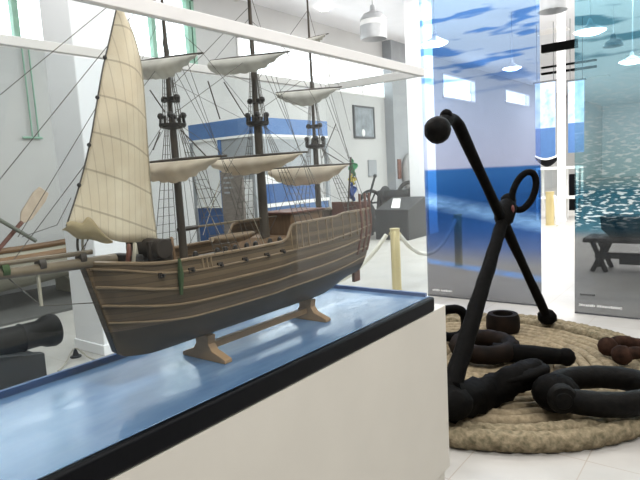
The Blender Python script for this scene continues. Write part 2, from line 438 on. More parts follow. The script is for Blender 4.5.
# pilaster on the left wall and free standing column
b = MB().box((WX, 15.2, 0), (WX+.3, 16.2, ZC)); struct(b.build('trim_1', 'boothgrey', smooth=0))
def column(name, x0, y0, x1, y1):
    r = bpy.data.objects.new(name, None); COL.objects.link(r); r['kind'] = 'structure'; r.location = ((x0+x1)/2, (y0+y1)/2, 0); LOC[r.name] = Vector(r.location)
    MB().box((x0, y0, 0), (x1, y1, ZC)).build('column_shaft', 'column', r, bevel=.01)
    MB().box((x0-.012, y0-.012, 0), (x1+.012, y1+.012, .1)).build('column_base', 'column', r, bevel=.005)
column('column', -5.25, 2.80, -4.75, 3.42)
column('column.001', -6.38, 12.0, -5.9, 12.45)
column('column.002', -3.80, 15.0, -3.63, 15.15)
# black roof beams beyond the panels
for i, (xa, ya, xb, yb, Y) in enumerate(((541, 45, 577, 53, 14), (541, 67, 596, 68.6, 16), (541, 73, 596, 75, 17.5))):
    p, q, g_ = ony(xa, ya, Y), ony(xb, yb, Y), ony(xa, yb, Y)
    struct(MB().box((p.x, Y, g_.z), (q.x, Y+.12, p.z)).build('trim_%d' % (i+2), 'blackbeam', smooth=0))
# dark strip under the old boat
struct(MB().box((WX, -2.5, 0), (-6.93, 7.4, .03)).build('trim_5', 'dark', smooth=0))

# window opener rods on the left wall
t = thing('window_opener', 'pair of thin green window opener rods hanging on the grey wall', 'window opener', (WX+.05, 4.42, 2.3))
for dy in (0, .1):
    MB().tube([(WX+.04, 4.36+dy, 3.8), (WX+.04, 4.37+dy, 2.38)], .013, 6).build('rod', 'green', t)
MB().tube([(WX+.04, 4.22, 2.37), (WX+.04, 4.52, 2.37)], .018, 6).build('crank', 'green', t)

# ------------------------------------------------------------------ display case
XF, XB, Y0, Y1, ZB, ZT = -1.134, -1.716, -.10, 2.34, 1.0, 2.03
t = thing('plinth', 'off white painted plinth carrying the ship display case', 'plinth', (-1.43, 1.1, 0))
MB().box((-1.735, -.12, .1), (-1.140, 2.465, .9295)).build('body', 'plinth', t, bevel=.004)
MB().box((-1.70, -.08, 0), (-1.15, 2.42, .1)).build('kick_base', 'plinth', t)
case = thing('display_case', 'open topped glass case with white top rails on a blue board', 'display case', (-1.43, 1.1, .925))
MB().box((XB, Y0, .930), (XF, Y1, .998)).build('base_frame', 'black', case, bevel=.010)
MB().box((XB+.010, Y0+.010, .9982), (XF-.020, Y1-.014, ZB+.001)).build('blue_panel', 'blue', case, bevel=.001)
lip = MB().box((XB+.004, Y0+.01, ZB), (XB+.02, Y1-.02, ZB+.022)); lip.box((XB+.02, Y1-.04, ZB), (XF-.03, Y1-.02, ZB+.018))
lip.build('inner_lip', 'bluedark', case, bevel=.002)
GX0, GX1, GY0, GY1 = XB+.024, XF-.016, Y0+.02, Y1-.018
MB().box((GX1-.005, GY0, ZB), (GX1, GY1, ZT-.03)).build('glass_pane', 'glass', case, smooth=0)
MB().box((GX0, GY0, ZB), (GX0+.005, GY1, ZT-.03)).build('glass_pane', 'glass', case, smooth=0)
MB().box((GX0+.006, GY1-.005, ZB), (GX1-.006, GY1, ZT-.03)).build('glass_pane', 'glass', case, smooth=0)
MB().box((GX0+.006, GY0, ZB), (GX1-.006, GY0+.005, ZT-.03)).build('glass_pane', 'glass', case, smooth=0)
rw = .012
for (a, c) in (((GX1-.018, GY0, ZT-.035), (GX1+.006, GY1+.006, ZT)), ((GX0-.006, GY0, ZT-.024), (GX0+.014, GY1+.006, ZT+.004)),
               ((GX0+.018, GY1-.018, ZT-.035), (GX1-.018, GY1+.006, ZT)), ((GX0+.018, GY0, ZT-.035), (GX1-.018, GY0+.024, ZT))):
    MB().box(a, c).build('top_rail', 'rail', case, bevel=.002)

# ------------------------------------------------------------------ model stand
XS = -1.425
st = thing('model_stand', 'light wooden cradle of two flared feet and a beam under the model ship', 'stand', (XS, 1.5, ZB))
prof = [(-.105, 0), (.105, 0), (.105, .012), (.085, .02), (.045, .034), (.03, .055), (.034, .085), (-.034, .085), (-.03, .055), (-.045, .034), (-.085, .02), (-.105, .012)]
for yy in (1.205, 1.755):
    MB().prism(prof, yy-.016, yy+.016, lambda a, c, d: Vector((XS+a, d, ZB+.0016+c))).build('foot', 'stand', st, bevel=.002)
MB().box((XS-.012, 1.222, ZB+.030), (XS+.012, 1.738, ZB+.052)).build('beam', 'stand', st, bevel=.002)

# ------------------------------------------------------------------ model ship
ship = thing('model_ship', 'three masted wooden model sailing ship with cream foresail inside the glass case', 'model ship', (XS, 1.45, 1.06))
KZ = 1.087; RZ = 1.365
YS, YB = 2.10, .80
def smooth01(x): x = max(0, min(1, x)); return x*x*(3-2*x)
def rail_z(y):
    return RZ + .02*smooth01((1.0-y)/.2) + .055*smooth01((y-1.47)/.05) + .008*smooth01((y-1.80)/.05)
def half(y):
    if y > 1.45: return .165 - .045*((y-1.45)/.65)**2
    if y > .83:
        q = (1.45-y)/(1.45-.83); return .165*math.sqrt(max(0, 1-q**2.6)) + .006
    return .006
def keel_z(y):
    # raked stem
    if y < .874: return 1.111 + (.874-y)/(.874-.795)*(1.40-1.111)
    if y < 1.02: return KZ + (1.111-KZ)*((1.02-y)/(1.02-.874))**2
    return KZ + .05*smooth01((y-1.8)/.3)
def sect(y, s):
    kz, rz = keel_z(y), rail_z(y)
    h = half(y); full = .42 if y > 1.1 else .42+.5*smooth01((1.1-y)/.3)
    w = h*(min(1, s/.86)**full)*(1 - .10*max(0, (s-.7)/.3))
    fl = .012
    return max(w, fl*(1-s)+.004), kz + (rz-kz)*s
ys = [YB + (YS-YB)*(i/52) for i in range(53)]
# cluster towards the bow
ys = [YB+.002 + (YS-YB)*((i/52)**1.25) for i in range(53)]
NS = 14
hb = MB()
for side in (-1, 1):
    def fn(u_, v_):
        y = ys[int(round(u_*52))]; w, z = sect(y, v_); return Vector((XS+side*w, y, z))
    hb.grid(fn, 52, NS)
# transom
ytr = ys[-1]
tv = [Vector((XS-sect(ytr, j/NS)[0], ytr, sect(ytr, j/NS)[1])) for j in range(NS+1)] + [Vector((XS+sect(ytr, j/NS)[0], ytr, sect(ytr, j/NS)[1])) for j in range(NS, -1, -1)]
hb.add(tv, [tuple(range(len(tv)))])
bt = [Vector((XS-sect(ys[0], j/NS)[0], ys[0], sect(ys[0], j/NS)[1])) for j in range(NS+1)] + [Vector((XS+sect(ys[0], j/NS)[0], ys[0], sect(ys[0], j/NS)[1])) for j in range(NS, -1, -1)]
hb.add(bt, [tuple(range(len(bt)))])
# keel underside strip
kv = []
for y in ys: kv += [Vector((XS-.012-.004*0, y, keel_z(y))), Vector((XS+.012, y, keel_z(y)))]
hb.add(kv, [(2*i, 2*i+1, 2*i+3, 2*i+2) for i in range(52)])
hull = hb.build('hull', 'hull', ship, smooth=50)
# deck, a little below the rail, stepped up aft
dk = MB()
def fdeck(u_, v_):
    y = .86 + (2.09-.86)*u_; w, _ = sect(y, .9); return Vector((XS+(v_*2-1)*(w-.003), y, rail_z(y)-.05))
dk.grid(fdeck, 60, 2); dk.build('deck', 'deck', ship)
def strake(s0, rad, name, mat, y0=.815, y1=2.10):
    for side in (-1, 1):
        pts = []
        for i in range(61):
            y = y0+(y1-y0)*(i/60)**1.2; 
            kz, rz = keel_z(y), RZ + .02*smooth01((1.0-y)/.2)
            z = KZ + (rz-KZ)*s0 + .03*max(0, (y-1.5)/.6)**2 + .022*smooth01((1.1-y)/.3)
            if z < kz+.004: continue
            s = (z-kz)/(rail_z(y)-kz); w, _ = sect(y, max(0, min(1, s)))
            pts.append((XS+side*(w+.001), y, z))
        MB().tube(pts, rad, 6).build(name, mat, ship)
strake(.88, .0035, 'wale', 'wale'); strake(.71, .0042, 'wale', 'wale'); strake(.53, .0038, 'wale', 'wale'); strake(.36, .0030, 'wale', 'wale')
# cap rail on top of the bulwark
for side in (-1, 1):
    pts = [(XS+side*sect(y, 1)[0], y, rail_z(y)+.003) for y in ys]
    MB().tube(pts, .0055, 6).build('cap_rail', 'wale', ship)
# bulwark stanchion battens on the quarterdeck and by the masts
for yy in (1.10, 1.115, 1.13, 1.50, 1.53, 1.56, 1.60, 1.66, 1.72, 1.76, 1.84, 1.90, 1.96, 2.02):
    w, _ = sect(yy, .93)
    MB().tube([(XS+w+.003, yy, RZ-.035), (XS+sect(yy, 1)[0]+.003, yy, rail_z(yy))], .0035, 6).build('batten', 'wale', ship)
# gunports with muzzles
for yy in (.97, 1.06, 1.16, 1.26, 1.36, 1.44):
    kz = keel_z(yy); s = (RZ-.03-kz)/(rail_z(yy)-kz); w, z = sect(yy, s)
    gp = MB().box((XS+w-.004, yy-.010, z-.008), (XS+w+.003, yy+.010, z+.008)).build('gunport', 'port', ship)
    MB().tube([(XS+w-.002, yy, z), (XS+w+.014, yy, z)], .004, 8).build('gun_muzzle', 'top', gp)
for yy in (1.09, 1.17, 1.20, 1.24, 1.29, 1.33, 1.40, 1.45):
    w, _ = sect(yy, 1)
    MB().ball((XS+w-.012, yy, RZ+.010), .010, (.8, 1, 1.3), n=8).build('deadeye', 'top', ship)
# rudder and stern post
MB().box((XS-.008, 2.102, 1.09), (XS+.008, 2.150, 1.38)).build('rudder', 'redwood', ship, bevel=.002)
sg = MB().box((XS-.10, 2.100, 1.36), (XS+.10, 2.112, 1.46)); sg.build('stern_board', 'redwood', ship, bevel=.002)
for dx in (-.06, 0, .06):
    MB().box((XS+dx-.016, 2.112, 1.385), (XS+dx+.016, 2.116, 1.435)).build('stern_window', 'rope_pale', ship)
# side quarter galleries in red-brown wood
for yy in (2.0, 2.05, 2.09):
    w, _ = sect(yy, .8)
    MB().tube([(XS+sect(yy, q_/8)[0]+.002, yy, sect(yy, q_/8)[1]) for q_ in range(3, 9)]+[(XS+sect(yy, 1)[0]+.002, yy, 1.50)], .006, 6).build('quarter_post', 'redwood', ship)
# deckhouse, hatch, ship's boat, small deck guns
MB().box((XS-.07, 1.60, 1.36), (XS+.07, 1.80, 1.45)).build('deckhouse', 'deck', ship, bevel=.003)
MB().box((XS-.08, 1.59, 1.45), (XS+.08, 1.81, 1.458)).build('deckhouse_roof', 'redwood', ship, bevel=.002)
MB().box((XS-.045, 1.22, 1.316), (XS+.045, 1.34, 1.345)).build('hatch', 'spar', ship, bevel=.003)
sb = MB()
def fboat(u_, v_):
    y = 1.24+.2*u_; w = .032*math.sin(PI*min(.999, max(.001, u_*.9+.08)))**.6; a = PI*v_
    return Vector((XS+.03+math.cos(a)*w, y, 1.405-math.sin(a)*.03*math.sin(PI*(u_*.9+.05))**.4))
sb.grid(fboat, 14, 8); sb.build('ship_boat', 'wale', ship, solid=.002)
for yy in (.98, 1.05, 1.2, 1.28):
    g = MB(); g.tube([(XS+.03, yy, 1.345), (XS+.11, yy, 1.352)], [.011, .008], 10); g.build('deck_gun', 'top', ship)
# dark fittings and capstan on the foredeck
MB().lathe([(.020, 0), (.020, .01), (.012, .016), (.014, .045), (.022, .05), (.022, .062)], 12, Matrix.Translation((XS, .985, 1.318))).build('capstan', 'top', ship)
MB().box((XS-.06, .93, 1.325), (XS+.06, .955, 1.395)).build('bitts', 'top', ship, bevel=.004)
wl = MB(); wl.tube([(XS-.05, 1.00, 1.405), (XS+.10, 1.00, 1.405)], [.030, .030], 14)
wl.box((XS+.06, .965, 1.33), (XS+.075, 1.045, 1.43)); wl.box((XS-.04, .965, 1.33), (XS-.025, 1.045, 1.43))
wl.build('windlass', 'port', ship, bevel=.003)
for k, (yy, mt) in enumerate(((.90, 'redwood'), (.92, 'rope_pale'), (1.05, 'deck'))):
    MB().tube(spline([(XS+.05, yy, 1.35), (XS+.055, yy+.01, 1.41), (XS+.03, yy+.03, 1.42), (XS+.03, yy+.035, 1.35)]), .006, 6).build('timber_head', mt, ship)
hc = MB()
for k in range(5):
    a0 = Vector((XS+.06-.03*k, .90, 1.34)); hc.lathe([(.002, -.004), (.016, -.004), (.016, .004), (.002, .004)], 12, Matrix.Translation(a0) @ Matrix.Rotation(PI/2, 4, 'X'))
hc.build('rope_coils', 'rope_pale', ship)
# forecastle break hoops (two pale curved stanchions behind the bow)
for dy, mt in ((.835, 'rope_thin'), (.85, 'rope_pale')):
    MB().tube(spline([(XS-.06, dy, 1.37), (XS-.075, dy, 1.43), (XS-.055, dy, 1.485)]), .004, 6).build('hoop', mt, ship)
# green tackle on the side
w, _ = sect(1.02, .9)
MB().tube([(XS+w+.008, 1.02, 1.375), (XS+w+.009, 1.02, 1.33), (XS+w+.004, 1.02, 1.27)], [.004, .009, .005], 8).build('green_tackle', 'mossgreen', ship)
# bowsprit: two spars with a green lashing
bp0 = Vector((XS, .90, 1.386)); bp1 = Vector((XS, .40, 1.405))
MB().tube([bp0, bp0.lerp(bp1, .3), bp1], [.017, .015, .011], 10).build('bowsprit', 'bowsprit', ship)
MB().tube([(XS+.004, .83, 1.418), (XS+.004, .36, 1.428)], [.007, .005], 8).build('jib_boom', 'bowsprit', ship)
p = onx(3, 262, XS)
for k, (yy, mt) in enumerate(((p.y, 'mossgreen'), (.69, 'spar'), (.80, 'spar'))):
    MB().lathe([(.0175, -.008), (.0175, .008)], 10, Matrix.Translation((XS, yy, 1.406)) @ Matrix.Rotation(PI/2, 4, 'X')).build('lashing', mt, ship)
MB().tube([(XS, .68, 1.40), (XS, .68, 1.30)], .005, 6).build('dolphin_striker', 'rope_pale', ship)
MB().tube([(XS, .60, 1.395), (XS, .68, 1.30), (XS, .86, 1.27)], .0016, 5).build('stay', 'rope_thin', ship)

# masts with tops
ROPES = []
def mast(y, z0, z_top, z_pole, rb, xoff=0):
    x = XS+xoff
    ms = MB().tube([(x, y, z0), (x, y, z_top+.02)], [rb, rb*.8], 12).build('mast', 'mast', ship)
    MB().tube([(x, y-.004, z_top-.05), (x, y-.002, z_top+.2), (x, y, z_pole)], [rb*.62, rb*.5, rb*.24], 10).build('topmast', 'mast', ms)
    MB().lathe([(.012, -.012), (.038, -.006), (.042, 0), (.042, .006), (.012, .006)], 16, Matrix.Translation((x, y, z_top))).build('top_platform', 'top', ms)
    rn = MB()
    for k in range(10):
        a = 2*PI*k/10; rn.tube([(x+.038*math.cos(a), y+.038*math.sin(a), z_top+.005), (x+.036*math.cos(a), y+.036*math.sin(a), z_top+.028)], .004, 5)
    for k in range(4):
        a = PI/4+PI/2*k; rn.ball((x+.034*math.cos(a), y+.034*math.sin(a), z_top+.030), .011, n=8)
    rn.build('top_railing', 'top', ms)
    ct = MB().box((x-.036, y-.008, z_top+.075), (x+.036, y+.008, z_top+.087))
    for sx in (-1, 1): ct.ball((x+sx*.030, y, z_top+.083), .011, n=8)
    ct.box((x-.008, y-.03, z_top+.072), (x+.008, y+.03, z_top+.079)); ct.build('crosstree', 'top', ms)
    return ms
MY = (1.145, 1.53, 1.87)
mast(MY[0], 1.30, 1.768, 2.26, .0135); mast(MY[1], 1.30, 1.788, 2.36, .0185); mast(MY[2], 1.36, 1.708, 2.36, .013)
TZ = (1.768, 1.788, 1.708)

def yard(y, z, xc, L, rad, mt, drop, skew, sail_m, tilt=0.0, bul=.02, name='yard', taper=1.0, rag=.0018, seed=1):
    yd = MB().tube([(xc-L, y, z-tilt), (xc-L*.4, y, z-tilt*.4), (xc+L*.4, y, z+tilt*.4), (xc+L, y, z+tilt)], [rad*.55, rad, rad, rad*.55], 8).build(name, mt, ship)
    rng = random.Random(seed); ph = rng.random()*6
    def fn(u_, v_):
        a = u_*2-1; x = xc + a*L*.93
        env = max(0.03, 1-abs((a-skew)/(1.0+abs(skew)))**2.2)
        d = drop*env*(1+.05*math.sin(5*a+ph))
        fold = .006*math.sin(9*a*3+ph+v_*2)*v_
        yy = y-.012 - bul*math.sin(PI*min(1, v_*1.05))*env*1.4 + fold*.5
        return Vector((x + .02*fold*10, yy, z+tilt*a - .004 - d*v_ + rag*math.sin(23*a+ph)*v_))
    MB().grid(fn, 44, 10).build('furled_sail', sail_m, yd, smooth=80, solid=.002)
    return yd
yard(MY[0]-.02, 1.966, XS+.035, .150, .005, 'spar', .060, -.45, 'sailwhite', seed=1, bul=.015, tilt=-.012)
yard(MY[1]-.022, 2.024, XS-.005, .195, .005, 'spar', .058, -.25, 'sailwhite', seed=2, bul=.016, tilt=-.016)
yard(MY[2]-.02, 1.935, XS-.01, .170, .005, 'spar', .058, -.05, 'sailwhite', seed=3, bul=.016, tilt=-.010)
yard(MY[0]-.03, 1.660, XS+.06, .200, .006, 'spar', .062, -.3, 'sailtan', seed=4, bul=.02)
yard(MY[1]-.035, 1.670, XS+.018, .235, .006, 'spar', .060, -.15, 'sailtan', seed=5, bul=.02)
yard(MY[2]-.03, 1.626, XS-.02, .222, .005, 'spar', .075, -.1, 'sailtan', seed=6, bul=.018)
yard(MY[2]-.012, 2.137, XS+.045, .06, .003, 'spar', .030, -.2, 'sailwhite', seed=7, bul=.01)
p = ony(237, 4, MY[1]-.02); yard(MY[1]-.02, 2.285, XS-.02, .11, .004, 'spar', .060, 0, 'sailwhite', seed=8, bul=.012)
yard(MY[0]-.02, 2.180, XS-.005, .10, .004, 'spar', .045, 0, 'sailwhite', seed=9, bul=.012)

# big cream foresail
left_e = [(117, 9), (110, 40), (103, 70), (97, 105), (90, 145), (80, 185), (67, 226)]
right_e = [(121, 11), (132, 32), (140, 62), (144, 100), (147, 145), (151, 195), (157, 243)]
XJ = XS+.012
le = spline([onx(x, y, XJ) for x, y in left_e], 5); re = spline([onx(x, y, XJ) for x, y in right_e], 5)
def fj(u_, v_):
    i = int(round(u_*30)); a, c = le[i], re[i]
    q = a.lerp(c, v_); bel = .045*math.sin(PI*v_)*math.sin(PI*min(1, .12+u_*.8))
    q = q + Vector((bel, 0, -.014*math.sin(PI*v_)*u_**6 + .004*math.sin(9*v_)*u_**5)); return q
js = MB().grid(fj, 30, 22).build('foresail', 'sail', ship, smooth=80, solid=.0022)
MB().tube([q+Vector((.001, -.002, 0)) for q in le], .0022, 5).build('bolt_rope', 'rope_thin', js)
MB().tube([q+Vector((.001, .002, 0)) for q in re], .0016, 5).build('bolt_rope', 'rope_pale', js)
for i in (8, 14, 20, 25): MB().ball(le[i]+Vector((.002, -.004, 0)), .006, n=8).build('toggle', 'top', js)
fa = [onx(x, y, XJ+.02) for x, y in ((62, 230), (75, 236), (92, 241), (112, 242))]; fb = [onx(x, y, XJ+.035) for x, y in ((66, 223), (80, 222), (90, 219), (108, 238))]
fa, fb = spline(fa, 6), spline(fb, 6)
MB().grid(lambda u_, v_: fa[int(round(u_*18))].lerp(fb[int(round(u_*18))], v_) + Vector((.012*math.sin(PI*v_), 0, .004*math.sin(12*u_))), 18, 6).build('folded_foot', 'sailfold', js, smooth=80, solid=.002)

# rigging: shroud ladders from tops to the rails, upper shrouds, stays
def ladder(y, zt, side, wt, y_off, spread, zb=None, n=4):
    mb = MB(); tops, bots = [], []
    for k in range(n):
        yb = y + y_off + spread*(k/(n-1)-.2)
        zb_ = rail_z(yb)+.004 if zb is None else zb
        xb = XS+side*(sect(yb, 1)[0]+.006) if zb is None else XS+side*.036
        tp = Vector((XS+side*wt, y+.004*(k-1.5), zt)); bo = Vector((xb, yb if zb is None else y+.02*(k/(n-1)-.5), zb_))
        mb.tube([tp, bo], .0012, 5); tops.append(tp); bots.append(bo)
    m_ = 13
    for j in range(1, m_+1):
        t_ = j/(m_+1)
        mb.tube([tops[k].lerp(bots[k], t_) for k in range(n)], .0009, 4)
    return mb.build('shroud_ladder', 'rope_thin', ship)
for y, zt in zip(MY, TZ):
    for side in (-1, 1):
        ladder(y, zt, side, .030, .02, .10)
        ladder(y, zt+.26, side, .004, 0, 0, zb=zt+.01, n=3)
def stay(a, c, rad=.0011, mt='rope_thin'):
    MB().tube([a, c], rad, 5).build('stay', mt, ship)
V = Vector
def px(x, y, X=XS): return onx(x, y, X)
for (x0, y0, x1, y1) in ((0, 95, 112, 3), (18, 237, 97, 106), (57, 225, 71, 198), (57, 225, 22, 237), (88, 238, 80, 262)):
    stay(px(x0, y0), px(x1, y1), .0010)
M0, M1, M2 = [V((XS, y, 0)) for y in MY]
def at(mv, z, dx=0, dy=0): return V((mv.x+dx, mv.y+dy, z))
for a, c in ((at(M1, 2.20), at(M0, 1.88)), (at(M1, 2.03), at(M0, 1.80)), (at(M1, 1.83), at(M0, 1.36)), (at(M2, 2.25), at(M1, 1.93)), (at(M2, 2.0), at(M1, 1.83)),
             (at(M2, 1.75), at(M1, 1.36)), (at(M0, 2.2), V((XS, .42, 1.41))), (at(M0, 1.98), V((XS, .60, 1.40))), (at(M0, 1.81), V((XS, .78, 1.40)))):
    stay(a, c)
for mv, zt, ztop in ((M0, 1.795, 2.18), (M1, 1.815, 2.26), (M2, 1.735, 2.26)):
    for side in (-1, 1):
        for dy, zz in ((.16, ztop), (.20, ztop-.12), (.235, ztop-.2)):
            yb = min(2.08, mv.y+dy); stay(at(mv, zz), V((XS+side*(sect(yb, 1)[0]), yb, rail_z(yb))), .0009)
# yard lifts and braces
for mv, z, xc, L in ((M0, 1.966, XS+.03, .150), (M1, 2.024, XS-.02, .195), (M2, 1.935, XS-.015, .170), (M0, 1.660, XS+.06, .200), (M1, 1.670, XS-.005, .222), (M2, 1.626, XS-.02, .222)):
    for side in (-1, 1):
        stay(V((xc+side*L*.95, mv.y-.02, z)), at(mv, z+.13, 0, -.01), .0008)
        stay(V((xc+side*L*.95, mv.y-.02, z)), at(mv, z-.16, side*.03, .34 if mv.y < 1.8 else .22), .0008)
# dark blocks and reef tackles seen against the wall
for (x0, y0, x1, y1) in ((208, 81, 220, 119), (224, 82, 245, 116), (150, 90, 165, 112), (181, 130, 207, 157), (160, 132, 153, 150), (322, 158, 336, 124), (322, 150, 345, 164)):
    stay(px(x0, y0), px(x1, y1), .0022, 'spar')
# crossed running lines under the courses
for (x0, y0, x1, y1) in ((196, 185, 220, 235), (220, 180, 203, 235), (228, 185, 245, 240), (250, 210, 270, 258), (205, 165, 214, 205), (212, 205, 232, 172)):
    stay(px(x0, y0, XS+.06), px(x1, y1, XS+.06), .0012, 'rope_pale' if x0 in (196, 220, 250) else 'rope_thin')
MB().tube([px(180, 229), px(202, 226), px(262, 218), px(332, 209)], [.006, .004, .003, .003], 8).build('boom', 'bowsprit', ship)
MB().tube([px(178, 230), px(197, 227)], .0075, 8).build('boom_jaw', 'spar', ship)
MB().tube(spline([px(155, 238, XS-.05), px(163, 245, XS-.05), px(166, 262, XS-.05)]), .005, 6).build('davit', 'spar', ship)
# ensign hanging limp at the stern
MB().tube([(XS, 2.085, 1.42), (XS, 2.13, 1.66)], .004, 6).build('ensign_staff', 'spar', ship)
def fflag(y0, z0, hh, ww):
    return lambda u_, v_: Vector((XS-.004+ .012*math.sin(9*u_+3*v_), y0+ww*u_*(1-.3*v_)+.01*math.sin(8*v_), z0-hh*v_-.03*u_))
fl = MB().grid(fflag(2.125, 1.655, .06, .05), 10, 6).build('ensign', 'flaggreen', ship, solid=.0015)
MB().grid(fflag(2.117, 1.59, .035, .045), 10, 6).build('yellow_field', 'flagyellow', fl, solid=.0015)
MB().grid(fflag(2.112, 1.55, .07, .045), 10, 6).build('blue_field', 'flagblue', fl, solid=.0015)

# ------------------------------------------------------------------ coiled rope mat
RC = Vector((-1.60, 4.10, 0)); RR = 1.36
mat_t = thing('coiled_rope_mat', 'round mat coiled from thick jute rope under the anchor', 'rope mat', (RC.x, RC.y, 0))
def strand(tw, amp=.10): return lambda i, a: 1+amp*math.cos(3*(a - tw*i))
d = .088; pts = []; th = 0.0
r_ = RR-.265
while r_ > .05:
    pts.append((RC.x+r_*math.cos(th), RC.y+r_*math.sin(th), .040))
    st_ = .026/r_; th += st_; r_ -= d*st_/(2*PI)
MB().tube(pts, .045, 9, bump=strand(.16)).build('coil', 'jute', mat_t, smooth=80)
# plaited border: four strands weaving round two flat turns
for k, (rr, zz, rad) in enumerate(((RR-.058, .058, .055), (RR-.160, .056, .054))):
    n = int(2*PI*rr/.016); rg2 = random.Random(k)
    tw = round(n*.016/.12)*2*PI/n
    MB().tube([(RC.x+rr*math.cos(2*PI*i/n), RC.y+rr*math.sin(2*PI*i/n), zz+.004*math.sin(i*.11)) for i in range(n)], rad, 16, closed=True,
              bump=lambda i, a, tw=tw: 1 + .17*(max(math.cos(3*a - tw*i), math.cos(3*a + tw*i)) - .4) + .02*math.sin(i*2.3)*math.cos(a*2)).build('plaited_border', 'jutegreen', mat_t, smooth=80)

# ------------------------------------------------------------------ anchor
ZM = .085
an = thing('anchor', 'old black iron anchor with bent ball-ended stock standing on the rope mat', 'anchor', (-1.5, 4.2, ZM))
Bp = onz(449, 396, .25); Tp = Vector((-1.465, 4.29, 1.22)); dS = (Tp-Bp).normalized()
rng = random.Random(3)
def lumpy(a): return lambda i, t_: 1 + a*math.sin(i*1.9+3*t_) + a*.6*math.sin(i*.7+5*t_)
n = 22
sp_ = [Bp.lerp(Tp, i/n) for i in range(n+1)]
MB().tube(sp_, [.060-.018*(i/n) for i in range(n+1)], 12, bump=lumpy(.06)).build('shank', 'iron', an, smooth=60)
hd = MB(); hd.tube([Tp-dS*.13, Tp-dS*.08, Tp+dS*.03, Tp+dS*.10, Tp+dS*.16], [.045, .074, .080, .060, .03], 12, bump=lumpy(.04))
hd.ball(Tp+dS*.13+Vector((0, -.02, .0)), .062, n=12, lump=.1); hd.build('head', 'iron', an, smooth=60)
MB().ball(Tp+Vector((.066, -.03, .02)), .022, (.5, 1, 1.6), n=10).build('paint_mark', 'redpaint', an)
S0 = Vector((-1.415, 5.22, .17)); S1 = Vector((-1.5, 3.52, 1.85))
cor = Vector((-1.5, 3.42, 1.93)); Sb = Vector((-1.5, 3.20, 1.815))
path = [S0.lerp(S1, i/16) for i in range(17)] + bez(S1, cor, cor.lerp(Sb, .62), 8)[1:] + [Sb]
N = len(path)
MB().tube(path, [.038+.003*math.sin(i*.9) if i < N-3 else .046 for i in range(N)], 12, bump=lumpy(.02)).build('stock', 'iron', an, smooth=60)
MB().ball(Sb, .083, n=16, lump=.06).build('stock_ball', 'ironlight', an, smooth=60)
MB().ball(cor.lerp(Sb, .5)+Vector((0, .02, .035)), .04, n=12, lump=.1).build('stock_elbow_lump', 'iron', an, smooth=60)
MB().ball(S0+Vector((0, 0, 0)), .083, (1.1, 1.0, .9), n=10, lump=.08).build('stock_ball', 'iron', an, smooth=60)
# ring through the head
Rc = ony(524, 191, 4.42)
ax1 = (ony(532, 171, 4.48) - ony(516, 211, 4.36)).normalized(); ax2 = (CR - ax1*CR.dot(ax1)).normalized()
MB().tube([Rc + ax1*.155*math.cos(2*PI*i/36) + ax2*.080*math.sin(2*PI*i/36) for i in range(36)], .026, 10, closed=True, bump=None).build('ring', 'iron', an, smooth=60)
# crown with arms and a fluke palm
cr_ = MB(); cr_.ball(Bp+Vector((0, -.02, -.03)), .14, (1.1, 1.0, .75), n=14, lump=.08); cr_.build('crown', 'iron', an, smooth=60)
for sd in (1, -1):
    if sd > 0: arm = spline([Bp+V((0, 0, -.03)), ony(484, 394, 3.28), ony(513, 380, 3.42), ony(541, 371, 3.55)], 6)
    else: arm = spline([Bp+V((0, 0, -.03)), Bp+V((-.2, -.03, -.05)), Bp+V((-.42, .05, -.005)), Bp+V((-.60, .16, .06))], 6)
    na = len(arm)
    MB().tube(arm, [.115-.035*(i/(na-1)) for i in range(na)], 14, bump=lumpy(.11)).build('arm', 'iron', an, smooth=60)
    pc = ony(522, 376, 3.46) if sd > 0 else arm[-6]
    fm = Matrix.Translation(pc) @ (arm[-1]-arm[-8]).normalized().to_track_quat('X', 'Z').to_matrix().to_4x4()
    fl_ = MB()
    def ffl(u_, v_):
        th_ = PI*u_; ph_ = 2*PI*v_; x_ = -.17*math.cos(th_); w_ = math.sin(th_)**.6*(1-.25*math.cos(th_))
        return fm @ Vector((x_, .115*w_*math.cos(ph_), .055*w_*math.sin(ph_)+.03*math.cos(ph_)**2))
    fl_.grid(ffl, 16, 20).build('fluke_palm', 'iron', an, smooth=60)

# big ring link beside the anchor
lk = thing('iron_ring_link', 'large black iron ring link with round lug lying at the front of the rope mat', 'ring link', (-.78, 3.88, ZM))
lc = onz(603, 390, .20)
pts = [lc + Vector((.795*math.cos(a)*.30 - .607*math.sin(a)*.215, .607*math.cos(a)*.30+.795*math.sin(a)*.215, 0)) for a in [2*PI*i/48 for i in range(48)]]
MB().tube(pts, .064, 14, closed=True, sq=1.15, bump=lumpy(.02)).build('ring', 'ironlight', lk, smooth=60)
lug = ony(556, 396, lc.y-.20); lug.z = .205
lg = MB(); lg.ball(lug+V((0, 0, .005)), .135, (1.05, 1, .85), n=16, lump=.04)
lg.build('lug', 'iron', lk, smooth=60)
axd = V((.45, -.89, .05)).normalized()
mx_ = Matrix.Translation(lug+V((.02,-.02,.01))) @ axd.to_track_quat('Z', 'Y').to_matrix().to_4x4()
MB().lathe([(.085, -.13), (.085, .10), (.075, .118), (.05, .122), (.045, .13), (.02, .13)], 18, mx_).build('bolt', 'ironlight', lk, smooth=40)

